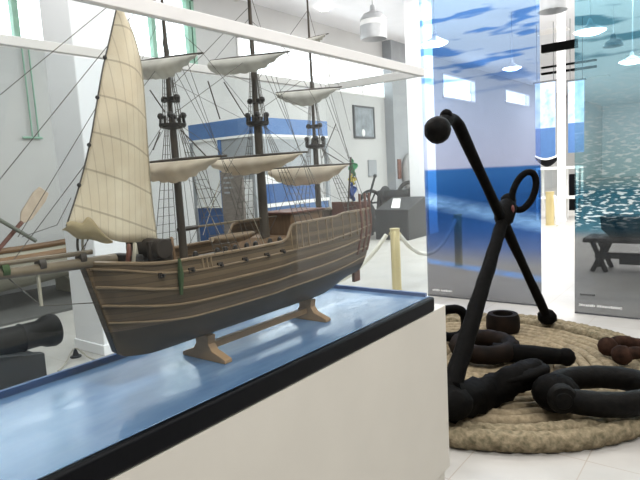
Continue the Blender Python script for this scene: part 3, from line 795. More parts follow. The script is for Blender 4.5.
# heavy chain links on the mat between crown and ring
def oval_link(name, label, c, yaw, L, W, rad, mt, tilt=0, group=None):
    t_ = thing(name, label, 'chain link', c, group)
    mm = Matrix.Translation(Vector(c)) @ Matrix.Rotation(yaw, 4, 'Z') @ Matrix.Rotation(tilt, 4, 'X')
    pts_ = []
    for i in range(40):
        a = 2*PI*i/40; ca, sa = math.cos(a), math.sin(a)
        pts_.append(mm @ Vector(((abs(ca)**.75)*math.copysign(1, ca)*L, (abs(sa)**.75)*math.copysign(1, sa)*W, 0)))
    MB().tube(pts_, rad, 12, closed=True, bump=lumpy(.03)).build('link_body', mt, t_, smooth=60)
    return t_, mm
# bow shackle with a pin, left of the ring link
zz = .17
c = onz(484, 346, zz); e = onz(566, 357, zz-.01); q0 = onz(500, 352, zz-.01)
sh = thing('bow_shackle', 'dark iron bow shackle with long pin lying behind the anchor crown', 'shackle', (c.x, c.y, ZM))
dirp = (e-q0).normalized(); nrmp = V((-dirp.y, dirp.x, 0))
pts = []
for i in range(40):
    a = 2*PI*i/40
    pts.append(c + CR.copy().normalized()*0 + V((.795*math.cos(a)*.20 - .607*math.sin(a)*.22, .607*math.cos(a)*.20 + .795*math.sin(a)*.22, 0)))
MB().tube(pts, .070, 12, closed=True, bump=lumpy(.05)).build('bow', 'rust', sh, smooth=60)
pn = MB().tube([q0-dirp*.05, q0.lerp(e, .5), e-dirp*.05, e], [.07, .07, .06, .055], 12, bump=lumpy(.02)); pn.ball(e, .068, n=12); pn.build('pin', 'iron', sh, smooth=60)

# short hollow iron bush, standing behind the shank
c = onz(503, 330, ZM+.008)
bu = thing('iron_bush', 'short hollow iron bush standing on the mat behind the anchor shank', 'iron bush', (c.x, c.y, ZM))
MB().lathe([(.085, 0), (.14, 0), (.148, .03), (.145, .12), (.13, .155), (.09, .155), (.085, .14), (.085, 0)], 24, Matrix.Translation((c.x, c.y, ZM+.008)), cap=False).build('bush_body', 'rust', bu, smooth=40)
# ring half hidden by the plinth corner
c = onz(452, 323, ZM+.165)
t_, mm = oval_link('iron_eye_link', 'upright iron eye link half hidden behind the white plinth corner', tuple(c), .75, .12, .12, .04, 'iron', tilt=PI/2*.95)
# rusty shackle
c = onz(628, 350, ZM+.075)
rs = thing('rusty_shackle', 'small reddish brown rusty shackle lying near the back edge of the rope mat', 'shackle', (c.x, c.y, ZM))
U = V((.795, .607, 0)).normalized(); W_ = V((-.607, .795, 0)).normalized()
hp = [c-U*.08-W_*.10, c-U*.0-W_*.12+V((0,0,.02)), c+U*.14-W_*.12+V((0,0,.0)), c+U*.24, c+U*.14+W_*.12, c+W_*.12+V((0,0,.03)), c-U*.08+W_*.10]
MB().tube(spline(hp, 6), .046, 10, bump=lumpy(.04)).build('bow', 'rustbrown', rs, smooth=60)
eb = MB()
for sgn in (-1, 1): eb.ball(c-U*.10+W_*.10*sgn, .075, (1, .8, 1), n=12, lump=.05)
eb.build('eyes', 'rustbrown', rs, smooth=60)

# ------------------------------------------------------------------ hanging print panels
def banner(name, label, x0, x1, y, z0, film, caps):
    t = thing(name, label, 'hanging panel', ((x0+x1)/2, y, z0))
    MB().box((x0, y-.002, z0), (x1, y+.002, 4.2)).build('film', film, t, smooth=0)
    MB().tube([(x0-.02, y, 4.2), (x1+.02, y, 4.2)], .018, 8).build('top_rod', 'lampgrey', t)
    MB().box((x0, y-.006, z0-.012), (x1, y+.006, z0+.004)).build('bottom_bar', 'frame', t, smooth=0)
    for xx in (x0+.1, x1-.1): MB().tube([(xx, y, 4.2), (xx, y, ZC)], .003, 5).build('cord', 'lampgrey', t)
    for (cx, cz, w, h, mt) in caps:
        rg = random.Random(int(cz*1000))
        for wa, wb in ((0, .38), (.42, 1)) if w > .2 else ((0, 1),):
            cb = MB(); xx = cx+w*wa
            while xx < cx+w*wb-.004:
                ww = .010+.012*rg.random()
                cb.box((xx, y-.0035, cz+h*.1*rg.random()), (min(xx+ww, cx+w*wb), y-.0025, cz+h*(.75+.25*rg.random())))
                xx += ww+.003
            cb.build('caption_word', mt, t, smooth=0)
banner('sea_print_panel', 'blue see-through hanging panel printed with a sea scene behind the anchor', -3.105, -1.742, 6.22, .016, 'film1', ((-3.04, .075, .26, .022, 'caption'),))
banner('fish_print_panel', 'teal see-through hanging panel printed with a school of small fish', -1.372, -.20, 6.08, .016, 'film2', ((-1.33, .088, .40, .024, 'caption'), (-1.32, .20, .14, .022, 'captiondark')))

# ------------------------------------------------------------------ barrier posts and ropes
def post(x, y, label, h=.82, k=1.0):
    t = thing('barrier_post', label, 'barrier post', (x, y, 0), 'brass barrier posts')
    MB().lathe([(.062*k, 0), (.062*k, h-.03), (.058*k, h-.025), (.066*k, h-.02), (.066*k, h)], 24, Matrix.Translation((x, y, 0))).build('tube', 'brass', t, smooth=40)
    MB().lathe([(.068*k, 0), (.068*k, .012), (.064*k, .014)], 24, Matrix.Translation((x, y, 0))).build('foot_ring', 'brass', t, smooth=40)
    hk = MB()
    for a in (0, PI/2, PI, 3*PI/2): hk.tube([(x+.06*math.cos(a), y+.06*math.sin(a), h-.05), (x+.085*math.cos(a), y+.085*math.sin(a), h-.06), (x+.085*math.cos(a), y+.085*math.sin(a), h-.09)], .006, 6)
    hk.build('hook', 'brass', t)
PX = -3.63
post(PX, 6.37, 'brass barrier post standing just outside the right end of the display case')
post(PX, 8.39, 'brass barrier post seen through the blue panel left of the anchor shank')
post(-3.80, 14.33, 'brass barrier post in the gap between the two hanging panels', k=1.6)
post(-5.45, 5.35, 'brass barrier post hidden behind the model ship hull')
def rope(a, c, sag, label, rad=.028):
    t = MB().tube(sagline(a, c, sag, 26), rad, 8, bump=lambda i, q: 1+.1*math.cos(3*q-i*1.3)).build('barrier_rope', 'whiterope')
    tag(t, label, 'rope', 'white barrier ropes')
rope((PX-.09, 6.31, .74), (-5.37, 5.41, .74), .66, 'white rope drooping to the floor from the post beside the case')
rope((PX, 6.47, .74), (PX, 8.29, .74), .40, 'white rope hanging behind the left edge of the blue panel')
rope((-3.66, 14.22, .74), (-3.53, 13.95, .035), .06, 'white rope looped from the post between the panels', .03)

# ------------------------------------------------------------------ cannon on the left, on its carriage
def cannon_thing(name, label, ym, x, z, flip=1, carriage=True, L=1.75, zfl=0.0):
    t = thing(name, label, 'cannon', (x, ym-L/2, zfl))
    mm = Matrix.Translation((x, ym, z)) @ Matrix.Rotation(PI/2, 4, 'X')   # z of the profile runs to -y
    pr = [(.052, .10), (.052, .0), (.118, .0), (.128, .03), (.118, .09), (.098, .13), (.098, .24), (.108, .26), (.098, .28), (.112, .62), (.124, .64), (.116, .67), (.128, 1.05), (.142, 1.07), (.136, 1.1), (.15, 1.5), (.165, 1.53), (.16, 1.57), (.10, 1.62), (.04, 1.65), (.05, 1.69), (.05, 1.74), (.02, 1.77)]
    MB().lathe(pr, 26, mm, cap=True).build('barrel', 'cannon', t, smooth=35)
    MB().tube([(x-.26, ym-.92, z-.02), (x+.26, ym-.92, z-.02)], .05, 12).build('trunnion', 'cannon', t)
    if carriage:
        for sx in (-1, 1):
            poly = [(-.20, .12), (-.20, z-.10), (-.5, z-.04), (-.62, z-.02), (-1.1, z-.02), (-1.3, z-.12), (-1.55, z-.2), (-1.55, .12)]
            MB().prism(poly, x+sx*.17-.035, x+sx*.17+.035, lambda a, c_, d_: Vector((d_, ym+a, c_))).build('cheek', 'carriage', t, bevel=.006)
        for yy in (-.36, -1.4):
            MB().tube([(x-.27, ym+yy, .13), (x+.27, ym+yy, .13)], .03, 10).build('axle', 'carriage', t)
            for sx in (-1, 1):
                MB().lathe([(.125, -.03), (.13, 0), (.125, .03)], 20, Matrix.Translation((x+sx*.245, ym+yy, .13)) @ Matrix.Rotation(PI/2, 4, 'Y')).build('wheel', 'carriage', t, smooth=40)
        MB().box((x-.20, ym-1.5, .16), (x+.20, ym-.20, z-.12)).build('bed', 'carriage', t, bevel=.005)
    return t
cannon_thing('cannon', 'black iron ship cannon on a low dark green carriage beside the display case', 2.10, -4.22, .51)

# floor cone and thin cord by the column
c = onz(76, 357, 0)
MBc = MB().lathe([(.05, 0), (.05, .012), (.03, .018), (.014, .07), (.012, .085)], 18, Matrix.Translation((c.x, c.y, 0))).build('cord_stand', 'black', smooth=40)
tag(MBc, 'tiny black cone stand holding a cord on the floor by the column', 'stand')
rp = [onz(58, 371, .012), onz(66, 363, .03), V((c.x, c.y, .085)), onz(90, 358, .05), onz(110, 362, .012), onz(126, 362, .012)]
tag(MB().tube(spline(rp, 5), .008, 6).build('floor_cord', 'cable'), 'thin pale cord running over the black cone stand on the floor', 'cord')

# ------------------------------------------------------------------ old boat and oars along the left wall
bt = thing('rowing_boat', 'old pale wooden rowing boat with brown gunwale by the left wall', 'boat', (-7.9, 3.2, .03))
BX, BY0, BY1 = -7.9, .2, 5.5
def bz(t_): return .72 + .22*(2*t_-1)**4
def bh(t_): return .62*max(.015, math.sin(PI*min(.995, max(.005, t_)))**.55)
def fbo(u_, v_):
    a = PI*v_; w = bh(u_); y = BY0+(BY1-BY0)*u_
    top = bz(u_); depth = .46*math.sin(PI*min(.99, max(.01, u_)))**.35
    return Vector((BX-math.cos(a)*w*(1-.12*math.sin(a)), y, top-depth*math.sin(a)**.8))
MB().grid(fbo, 40, 16).build('boat_hull', 'boatwhite', bt, solid=.02)
for sx in (0, 1):
    MB().tube([fbo(i/40, sx)+V((0, 0, 0)) for i in range(41)], .05, 8, sq=.9).build('gunwale', 'boatbrown', bt)
for t_ in (.3, .5, .7):
    MB().box((BX-bh(t_)*.93, BY0+(BY1-BY0)*t_-.09, .60), (BX+bh(t_)*.93, BY0+(BY1-BY0)*t_+.09, .63)).build('thwart', 'boatbrown', bt)
for yy in (1.8, 4.3):
    sp2 = MB().prism([(-.5, 0), (.5, 0), (.5, .24), (.35, .28), (0, .16), (-.35, .28), (-.5, .24)], yy-.04, yy+.04, lambda a, c_, d_: Vector((BX+a, d_, .03+c_)))
    tag(sp2.build('boat_chock', 'boatwhite', smooth=0), 'pale wooden chock under the %s of the old rowing boat' % ('stern half' if yy < 3 else 'bow half'), 'boat chock')
XO = -7.45
oa = thing('oar', 'pale broad bladed oar leaning in the old rowing boat', 'oar', tuple(onx(14, 236, XO)))
p0, p1, p2 = onx(-12, 262, XO), onx(22, 222, XO), onx(44, 190, XO)
MB().tube([p0, p1], .028, 10).build('shaft', 'oarred', oa)
dv = (p2-p1).normalized(); sv = V((0, dv.z, -dv.y)).normalized()
bl = [p1-sv*.03, p1+dv*.10-sv*.085, p1+dv*.40-sv*.10, p2-sv*.075, p2+sv*.075, p1+dv*.40+sv*.10, p1+dv*.10+sv*.085, p1+sv*.03]
MB().prism([(v.y, v.z) for v in bl], XO-.012, XO+.012, lambda a, c_, d_: Vector((d_, a, c_))).build('blade', 'oar', oa, bevel=.006)
ob = tag(MB().tube([onx(-14, 212, XO+.08), onx(36, 241, XO+.08)], .026, 10).build('oar_shaft', 'oargrey'), 'grey green oar shaft crossing the pale bladed oar in the boat', 'oar')

# ------------------------------------------------------------------ exhibition booth
bo = thing('exhibition_booth', 'white exhibition booth with blue fascia and deep blue lower panels behind the ship', 'exhibition booth', (-6.6, 7.0, 0))
C0 = V((-5.85, 6.15, 0)); BW, BL = 1.42, 1.9
x0 = C0.x-BW; y1 = C0.y+BL
MB().box((x0, C0.y, 2.22), (C0.x, C0.y+.06, 2.47)).build('fascia', 'boothblue', bo, smooth=0)
MB().box((C0.x-.06, C0.y+.06, 2.22), (C0.x, y1, 2.47)).build('fascia', 'boothblue', bo, smooth=0)
MB().box((x0, C0.y-.004, 2.185), (C0.x+.004, C0.y+.05, 2.22)).build('fascia_trim', 'paper', bo, smooth=0)
MB().box((C0.x-.05, C0.y+.05, 2.185), (C0.x+.004, y1, 2.22)).build('fascia_trim', 'paper', bo, smooth=0)
MB().box((x0, C0.y+.02, 1.16), (C0.x-.75, C0.y+.05, 2.185)).build('front_panel', 'wall', bo, smooth=0)
MB().box((C0.x-.70, C0.y+.02, 1.55), (C0.x-.05, C0.y+.05, 2.185)).build('grey_panel', 'boothgrey', bo, smooth=0)
MB().box((C0.x-.70, C0.y+.02, 0), (C0.x-.05, C0.y+.05, 1.55)).build('front_panel', 'wall', bo, smooth=0)
MB().box((x0, C0.y+.02, 0), (C0.x-.75, C0.y+.05, 1.12)).build('lower_panel', 'boothdeep', bo, smooth=0)
MB().box((x0, C0.y+.0, 1.12), (C0.x-.75, C0.y+.06, 1.16)).build('shelf_trim', 'paper', bo, smooth=0)
for (xx, yy) in ((x0, C0.y), (C0.x-.76, C0.y), (C0.x-.06, C0.y), (C0.x-.06, y1-.06)):
    MB().box((xx, yy-.002, 0), (xx+.06, yy+.058, 2.22)).build('booth_post', 'boothblue' if xx == C0.x-.76 else 'boothgrey', bo, smooth=0)
ya = C0.y+.10
MB().box((C0.x-.045, ya, 1.60), (C0.x-.02, y1-.4, 2.15)).build('grey_panel', 'boothgrey', bo, smooth=0)
MB().box((C0.x-.045, ya, 1.16), (C0.x-.02, y1-.3, 1.46)).build('blue_panel', 'boothdeep', bo, smooth=0)
MB().box((C0.x-.045, ya, 1.46), (C0.x-.02, y1-.1, 1.60)).build('side_panel', 'wall', bo, smooth=0)
MB().box((C0.x-.045, ya, 0), (C0.x-.02, y1-.06, 1.10)).build('lower_panel', 'boothblue', bo, smooth=0)
MB().box((C0.x-.06, ya, 1.10), (C0.x+.01, y1-.06, 1.15)).build('shelf_trim', 'paper', bo, smooth=0)
# information panel in front of the booth
YP = 5.6
a, c = ony(221, 172, YP), ony(247, 240, YP)
ip = thing('information_panel', 'grey brown upright information panel standing in front of the booth', 'information panel', ((a.x+c.x)/2, YP, 0))
MB().box((a.x, YP-.02, .35), (c.x, YP+.02, a.z)).build('board', 'infopanel', ip, smooth=0)
for k in range(4):
    MB().box((a.x+.06, YP-.024, a.z-.10-.07*k), (a.x+.06+(.20, .14, .17, .12)[k], YP-.0205, a.z-.075-.07*k)).build('text_block', 'boothgrey', ip, smooth=0)
for xx in (a.x+.04, c.x-.08): MB().box((xx, YP-.02, 0), (xx+.04, YP+.02, .35)).build('leg', 'frame', ip, smooth=0)
for xx in (a.x+.04, c.x-.08): MB().box((xx-.02, YP-.15, 0), (xx+.06, YP+.15, .02)).build('foot', 'frame', ip, smooth=0)
# small white sailing boat model on a low table
p = onx(279, 231, -5.2)
tb = thing('display_table', 'small brown display table carrying a white toy sailboat', 'table', (p.x, p.y, 0))
MB().box((p.x-.3, p.y-.45, p.z-.04), (p.x+.3, p.y+.45, p.z)).build('table_top', 'infopanel', tb, bevel=.004)
for sx in (-1, 1):
    for sy in (-1, 1): MB().box((p.x+sx*.26-.025, p.y+sy*.4-.025, 0), (p.x+sx*.26+.025, p.y+sy*.4+.025, p.z-.04)).build('leg', 'infopanel', tb, smooth=0)
sbm = thing('toy_sailboat', 'tiny white toy sailboat standing on the brown display table', 'model boat', tuple(p))
def ftoy(u_, v_):
    a_ = PI*v_; w_ = .05*math.sin(PI*min(.98, max(.03, u_)))**.7; return V((p.x-math.cos(a_)*w_, p.y-.18+.36*u_, p.z+.07-math.sin(a_)*.07*(.4+.6*math.sin(PI*u_))))
MB().grid(ftoy, 16, 8).build('hull', 'paper', sbm, solid=.004)
MB().tube([(p.x, p.y, p.z+.01), (p.x, p.y, p.z+.24)], .005, 6).build('mast', 'paper', sbm)
MB().prism([(p.y+.01, p.z+.08), (p.y+.13, p.z+.08), (p.y+.01, p.z+.23)], p.x-.004, p.x+.004, lambda a_, c_, d_: V((d_, a_, c_))).build('sail', 'paper', sbm)

# ------------------------------------------------------------------ old ship machinery at the far end
mcx, mcy = -6.25, 11.0
pd = thing('machine_cabinet', 'black sloping display cabinet in front of the old deck winch', 'cabinet', (-6.05, 10.95, 0))
a, c = ony(376, 240, 10.9), ony(409, 240, 10.9)
xa, xc = a.x, c.x
poly = [(10.9, .0), (11.75, .0), (11.75, .92), (10.9, .68)]
MB().prism(poly, xa, xc, lambda y_, z_, d_: V((d_, y_, z_))).build('cabinet_body', 'machine', pd, bevel=.01)
sl = V((0, .85, .24)).normalized()
MB().box((xa+.02, 10.88, .06), (xc-.02, 10.9, .6)).build('front_panel', 'machine', pd, smooth=0)
pq = [onz(x, y, .78) for x, y in ((382, 194), (390, 193), (399, 206), (391, 207))]
def slope_z(y_): return .68+.24*(y_-10.9)/.85+.004
ps = MB(); 
pr_ = [(-6.62, 11.6), (-6.42, 11.6), (-6.12, 11.0), (-6.34, 11.0)]
ps.prism([(q[0], q[1]) for q in pr_], 0, .004, lambda a_, c_, d_: V((a_, c_, slope_z(c_)+d_)))
tag(ps.build('paper_sheet', 'paper', smooth=0), 'white paper sheet lying on the sloping black cabinet', 'paper sheet')
wn_ = thing('deck_winch', 'old dark iron deck winch with flywheel and lever at the far end', 'winch', (-6.5, 12.4, 0))
wc = ony(397, 196, 12.4)
MB().box((wc.x-.65, 12.2, 0), (wc.x+.75, 12.9, .35)).build('bed', 'machine', wn_, bevel=.02)
for dx in (-.5, .55):
    MB().prism([(-.28, .35), (.28, .35), (.14, 1.05), (-.14, 1.05)], wc.x+dx-.04, wc.x+dx+.04, lambda a_, c_, d_: V((d_, 12.5+a_, c_))).build('side_frame', 'machine', wn_, bevel=.01)
rx = Matrix.Translation((wc.x, 12.5, .9)) @ Matrix.Rotation(PI/2, 4, 'Y')
MB().lathe([(.26, -.42), (.26, -.38), (.17, -.36), (.15, 0), (.17, .36), (.26, .38), (.26, .42)], 24, rx).build('drum', 'machine', wn_, smooth=40)
MB().lathe([(.14, .5), (.10, .62), (.10, .8), (.17, .86)], 20, rx).build('warping_head', 'machinegrey', wn_, smooth=40)
wf = Matrix.Translation((wc.x-.72, 12.3, .74)) @ Matrix.Rotation(1.1, 4, 'Z') @ Matrix.Rotation(PI/2, 4, 'X')
fw = MB(); fw.tube([wf @ V((.31*math.cos(2*PI*i/32), .31*math.sin(2*PI*i/32), 0)) for i in range(32)], .045, 8, closed=True)
for k in range(3): fw.tube([wf @ V((.31*math.cos(PI*k/3), .31*math.sin(PI*k/3), 0)), wf @ V((-.31*math.cos(PI*k/3), -.31*math.sin(PI*k/3), 0))], .025, 6)
fw.build('flywheel', 'machine', wn_)
l0, l1 = ony(367, 205, 12.1), ony(375, 176, 12.1)
MB().tube([l0, l1], .03, 8).build('lever', 'machine', wn_)
MB().ball(l1, .05, n=10).build('lever_knob', 'machine', wn_)
pp = [ony(x, y, 12.6) for x, y in ((398, 192), (404, 184), (412, 183), (418, 191))]
MB().tube(spline(pp, 6), .05, 10).build('steam_pipe', 'machine', wn_)
hm = thing('engine_block', 'dark iron engine block with wheel beside the black sloping cabinet', 'engine', (-6.9, 11.2, 0))
e0 = ony(360, 228, 11.2)
MB().box((e0.x-.35, 11.0, 0), (e0.x+.15, 11.6, .42)).build('engine_bed', 'machine', hm, bevel=.03)
MB().lathe([(.16, .42), (.18, .45), (.15, .5), (.15, .78), (.18, .8), (.08, .84)], 18, Matrix.Translation((e0.x+.0, 11.3, 0))).build('cylinder', 'machinegrey', hm, smooth=40)
ew = Matrix.Translation((e0.x+.22, 11.1, .5)) @ Matrix.Rotation(PI/2, 4, 'Y')
MB().lathe([(.05, -.05), (.36, -.05), (.40, -.03), (.40, .03), (.36, .05), (.05, .05)], 26, ew).build('wheel', 'machine', hm, smooth=40)
MB().tube([ony(x, y, 11.4) for x, y in ((352, 222), (357, 205), (366, 200))], .03, 8).build('rod', 'machinegrey', hm)

# things on the far left wall
def wallrect(name, label, cat, pxs, mt, dep=.04, frame=None):
    a_, c_ = onx(pxs[0], pxs[1], WX), onx(pxs[2], pxs[3], WX)
    t_ = thing(name, label, cat, (WX+dep, (a_.y+c_.y)/2, c_.z))
    MB().box((WX+.002, a_.y, c_.z), (WX+dep, c_.y, a_.z)).build('panel', mt, t_, smooth=0)
    if frame:
        fb_ = MB(); w_ = .05
        fb_.box((WX+.002, a_.y-w_, c_.z-w_), (WX+dep+.02, a_.y, a_.z+w_)); fb_.box((WX+.002, c_.y, c_.z-w_), (WX+dep+.02, c_.y+w_, a_.z+w_))
        fb_.box((WX+.002, a_.y, c_.z-w_), (WX+dep+.02, c_.y, c_.z)); fb_.box((WX+.002, a_.y, a_.z), (WX+dep+.02, c_.y, a_.z+w_))
        fb_.build('frame', frame, t_, smooth=0)
    return t_
wp = wallrect('wall_picture', 'dark framed grey picture hanging high on the far white wall', 'picture', (353, 107, 373, 137), 'picture', frame='frame')
q = onx(362, 133, WX); MB().ball(V((WX+.05, q.y, q.z)), .09, (.3, 1, 1.2), n=10).build('white_motif', 'paper', wp)
wallrect('wall_plaque', 'small grey plaque on the white wall below the framed picture', 'plaque', (367.5, 160, 376, 176), 'boothgrey')
a = onx(387.5, 168, WX); 
MB_ = MB().box((WX+.3, 15.32, a.z-.35), (WX+.34, 15.50, a.z+.25)); tag(MB_.build('wall_sign', 'redwood', smooth=0), 'narrow red brown plaque on the grey pilaster', 'plaque')
q = onx(397, 172, WX+.3)
tag(MB().tube([V((WX+.4, 15.95+.33*math.cos(PI*2*i/28), q.z-.02+.48*math.sin(PI*2*i/28))) for i in range(28)], .10, 10, closed=True).build('hanging_life_ring', 'ringgrey'), 'grey life ring hanging on the grey pilaster behind the winch', 'life ring')

# ------------------------------------------------------------------ pendant lamps
def lamp(pxy, dist, label, lit, r=.30, glow='lampglow', big=False):
    c_ = CAM + ray(*pxy)*dist
    t_ = thing('pendant_lamp', label, 'pendant lamp', (c_.x, c_.y, c_.z), 'pendant lamps')
    T = Matrix.Translation(c_)
    MB().tube([(c_.x, c_.y, c_.z+.25), (c_.x, c_.y, ZC)], .012, 6).build('rod', 'lampgrey', t_)
    MB().lathe([(.05, .30), (.07, .18), (r*.75, .12), (r, .02), (r, -.01), (r-.02, -.01), (r*.7, .09), (.05, .14)] if not lit else [(.03, .22), (.05, .12), (r*.5, .07), (r, .015), (r, -.005), (r-.01, -.005), (r*.45, .05), (.03, .09)], 24, T, cap=False).build('shade', 'lampgrey' if big or lit else 'lampdark', t_, smooth=40)
    if lit:
        MB().lathe([(.02, -.07), (r*.6, -.055), (r*.95, -.012), (r*.95, .0), (.02, .008)], 24, T).build('bowl', glow, t_, smooth=40)
        l = bpy.data.lights.new('lamp_bulb', 'POINT'); l.energy = 60; l.shadow_soft_size = .25; l.color = (1, .97, .92)
        lo = bpy.data.objects.new('lamp_bulb', l); COL.objects.link(lo); lo.parent = t_; lo.location = (0, 0, -.3)
    if big:
        MB().lathe([(r, -.16), (r*1.02, -.12), (r*1.02, -.36), (r*.98, -.40), (r*.98, -.14)], 24, T, cap=False).build('louvre_band', 'lampgrey', t_, smooth=40)
        MB().lathe([(r*.95, -.01), (r*.99, -.05), (r*.99, -.16), (r*.9, -.16)], 24, T, cap=False).build('glass_band', 'paper', t_, smooth=40)
lamp((373, 20), 12.0, 'big grey pendant lamp with louvred band above the display case end', False, .28, big=True)
lamp((435, 43), 11, 'lit pendant lamp glowing through the top left of the blue panel', True, .26)
lamp((512, 68), 14.5, 'lit pendant lamp glowing through the right half of the blue panel', True, .24)
lamp((590, 31), 10.1, 'lit pendant lamp at the left edge of the teal panel', True, .28)
lamp((632, 61), 12.8, 'lit pendant lamp lower on the teal panel near the picture edge', True, .28)
lamp((613, 46), 14.5, 'unlit dark pendant lamp between the two lit ones of the teal panel', False, .24)
lamp((552, -12), 10.0, 'pendant lamp at the top of the gap between the panels', False, .26, big=True)
c_ = CAM + ray(324, 5)*13.0
tag(MB().lathe([(.12, 0), (.12, .05), (.10, .06)], 16, Matrix.Translation((c_.x, c_.y, ZC-.07))).build('ceiling_spot', 'lampglow'), 'small round lit ceiling spot above the ship masts', 'ceiling light')

# ------------------------------------------------------------------ seen in the gap and through the teal panel
a, c = ony(536, 168, 15.6), ony(578, 240, 15.6)
dt = thing('glass_display_table', 'tall white legged glass display table behind the gap post', 'display table', ((a.x+c.x)/2, 15.9, 0))
MB().box((a.x, 15.6, a.z-.06), (c.x, 16.2, a.z)).build('table_top', 'paper', dt, smooth=0)
MB().box((a.x+.03, 15.62, .55), (c.x-.03, 16.18, .60)).build('lower_shelf', 'paper', dt, smooth=0)
MB().box((a.x+.05, 15.63, .6), (c.x-.30, 15.64, a.z-.06)).build('glass_front', 'winglass', dt, smooth=0)
for xx in (a.x, c.x-.05, (a.x+c.x)/2+.1):
    for yy in (15.6, 16.15): MB().box((xx, yy, 0), (xx+.05, yy+.05, a.z-.06)).build('leg', 'paper', dt, smooth=0)
mb_ = thing('model_boat_hull', 'black and white model boat hull resting on the glass display table', 'model boat', (a.x+.35, 15.9, a.z))
def fmb(u_, v_):
    a_ = PI*v_; w_ = .12*math.sin(PI*min(.98, max(.03, u_)))**.7; zt = a.z+.22+.10*(2*u_-1)**2
    return V((a.x-.1+.62*u_, 15.9-math.cos(a_)*w_, zt-.20*math.sin(a_)*(.35+.65*math.sin(PI*u_))))
MB().grid(fmb, 20, 10).build('hull', 'black', mb_, solid=.01)
MB().tube([fmb(i/20, 0) for i in range(21)], .025, 8).build('rail', 'paper', mb_)
def hang(name, label, xa, ya, xb, yb, Y):
    a_, c_ = ony(xa, ya, Y), ony(xb, yb, Y)
    t_ = thing(name, label, 'wall banner', ((a_.x+c_.x)/2, Y, c_.z))
    MB().box((a_.x, Y, c_.z), (c_.x, Y+.02, a_.z)).build('cloth', 'poster', t_, smooth=0)
    MB().box((a_.x, Y-.003, c_.z), (c_.x, Y, c_.z+(a_.z-c_.z)*.42)).build('blue_lower_field', 'boothblue', t_, smooth=0)
    MB().box((a_.x-.05, Y, a_.z), (c_.x+.05, Y+.03, a_.z+.05)).build('hanging_rail', 'frame', t_, smooth=0)
    for xx in (a_.x+.05, c_.x-.05): MB().tube([(xx, Y+.015, a_.z+.05), (xx, Y+.015, ZC)], .008, 5).build('cord', 'frame', t_)
hang('hanging_banner', 'blue and white hanging banner left of the white column in the gap', 535, 84, 555.5, 160, 17.0)
hang('hanging_banner', 'blue and white hanging banner right of the white column in the gap', 568, 82, 584, 152, 17.0)
bc = ony(573, 192, 18.5)
tag(MB().box((bc.x-.12, 18.5, 0), (bc.x+.12, 18.8, bc.z+.55)).build('loudspeaker_column', 'black', bevel=.01), 'tall narrow black box standing behind the display table', 'black box')
ph = ony(547, 168, 16.5)

# cannon on its trestle, seen through the teal panel
YT = 8.7; q = onz(605, 270, 0)
tx0 = ony(587, 235, YT).x; ztop = ony(600, 236, YT).z; tx1 = tx0+1.75
tr = thing('trestle_stand', 'dark wooden trestle stand seen through the lower teal panel', 'trestle', ((tx0+tx1)/2, YT, 0))
MB().box((tx0, YT-.28, ztop-.06), (tx1, YT+.28, ztop)).build('table_top', 'carriage', tr, bevel=.006)
for xx in (tx0+.2, tx1-.2):
    for sgn in (-1, 1):
        MB().tube([(xx-.09*sgn, YT-.2, 0), (xx+.09*sgn, YT-.2, ztop-.06)], .035, 6).build('leg', 'carriage', tr)
        MB().tube([(xx-.09*sgn, YT+.2, 0), (xx+.09*sgn, YT+.2, ztop-.06)], .035, 6).build('leg', 'carriage', tr)
MB().box((tx0+.15, YT-.24, .20), (tx1-.15, YT-.18, .28)).build('stretcher', 'carriage', tr, smooth=0)
MB().box((tx0+.45, YT-.2, .12), (tx1-.45, YT+.15, .2)).build('lower_board', 'carriage', tr, smooth=0)
mo = thing('mortar', 'dark squat iron mortar resting on the trestle behind the teal panel', 'mortar', (tx0+.9, YT, ztop))
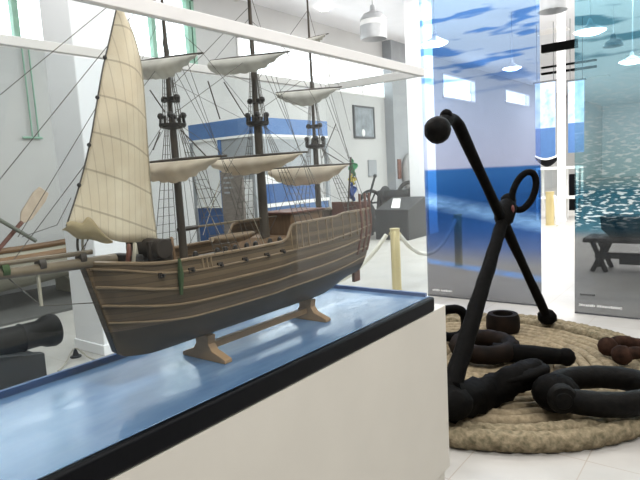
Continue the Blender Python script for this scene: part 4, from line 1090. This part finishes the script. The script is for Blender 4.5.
MB().prism([(-.68, .12), (-.55, 0), (.55, 0), (.68, .12), (.60, .30), (-.70, .30)], -.2, .2, lambda a_, c_, d_: V((tx0+.9+a_, YT+d_, ztop+c_))).build('bed', 'carriage', mo, bevel=.02)
MB().lathe([(.06, .0), (.16, .03), (.19, .15), (.18, .5), (.21, .55), (.2, .6), (.12, .6), (.12, .45)], 22, Matrix.Translation((tx0+.85, YT, ztop+.30)) @ Matrix.Rotation(.5, 4, 'Y')).build('barrel', 'cannon', mo, smooth=40)

# ------------------------------------------------------------------ light
w = bpy.data.worlds.new('world'); scene.world = w; w.use_nodes = True
bg = w.node_tree.nodes['Background']; bg.inputs['Color'].default_value = (.93, .97, 1, 1); bg.inputs['Strength'].default_value = 5.0
NTRIM = [5]
# fill lights added under the ceiling to brighten the hall and nearby fronts
def fill_light(x, y, e, sx=1.4, sy=.5):
    l = bpy.data.lights.new('fill_light', 'AREA'); l.shape = 'RECTANGLE'; l.size = sx; l.size_y = sy; l.energy = e; l.color = (1, .985, .96)
    o = bpy.data.objects.new('fill_light', l); COL.objects.link(o); o.location = (x, y, ZC-.06)
    fx = MB()      # box added above each fill light to stand in for a fixture
    fx.box((x-sx/2-.04, y-sy/2-.04, ZC-.05), (x+sx/2+.04, y+sy/2+.04, ZC-.0005))
    NTRIM[0] += 1; struct(fx.build('trim_%d' % NTRIM[0], 'rail', smooth=0))
for (x, y, e) in ((1.4, .2, 160), (1.4, 3.2, 80), (-3.7, 1.4, 105), (-4.5, 4.5, 80), (-4.5, 8, 100), (-1.2, 5.5, 60), (-2, 9, 85), (-5, 12, 125), (-2, 15, 125), (-5, 18, 130), (0, 13, 110), (-3, 25, 150), (-6, 30, 150), (-3, 36, 150), (-3, 42, 150), (1.5, 18, 140), (1, 27, 150), (1, 37, 160)):
    fill_light(x, y, e)

scene.view_settings.view_transform = 'Standard'; scene.view_settings.look = 'None'
scene.view_settings.gamma = 1; scene.view_settings.use_curve_mapping = False
scene.view_settings.exposure = .36
cy = scene.cycles
cy.max_bounces = 8; cy.diffuse_bounces = 4; cy.glossy_bounces = 3; cy.transparent_max_bounces = 24
cy.use_denoising = True; cy.sample_clamp_indirect = 6
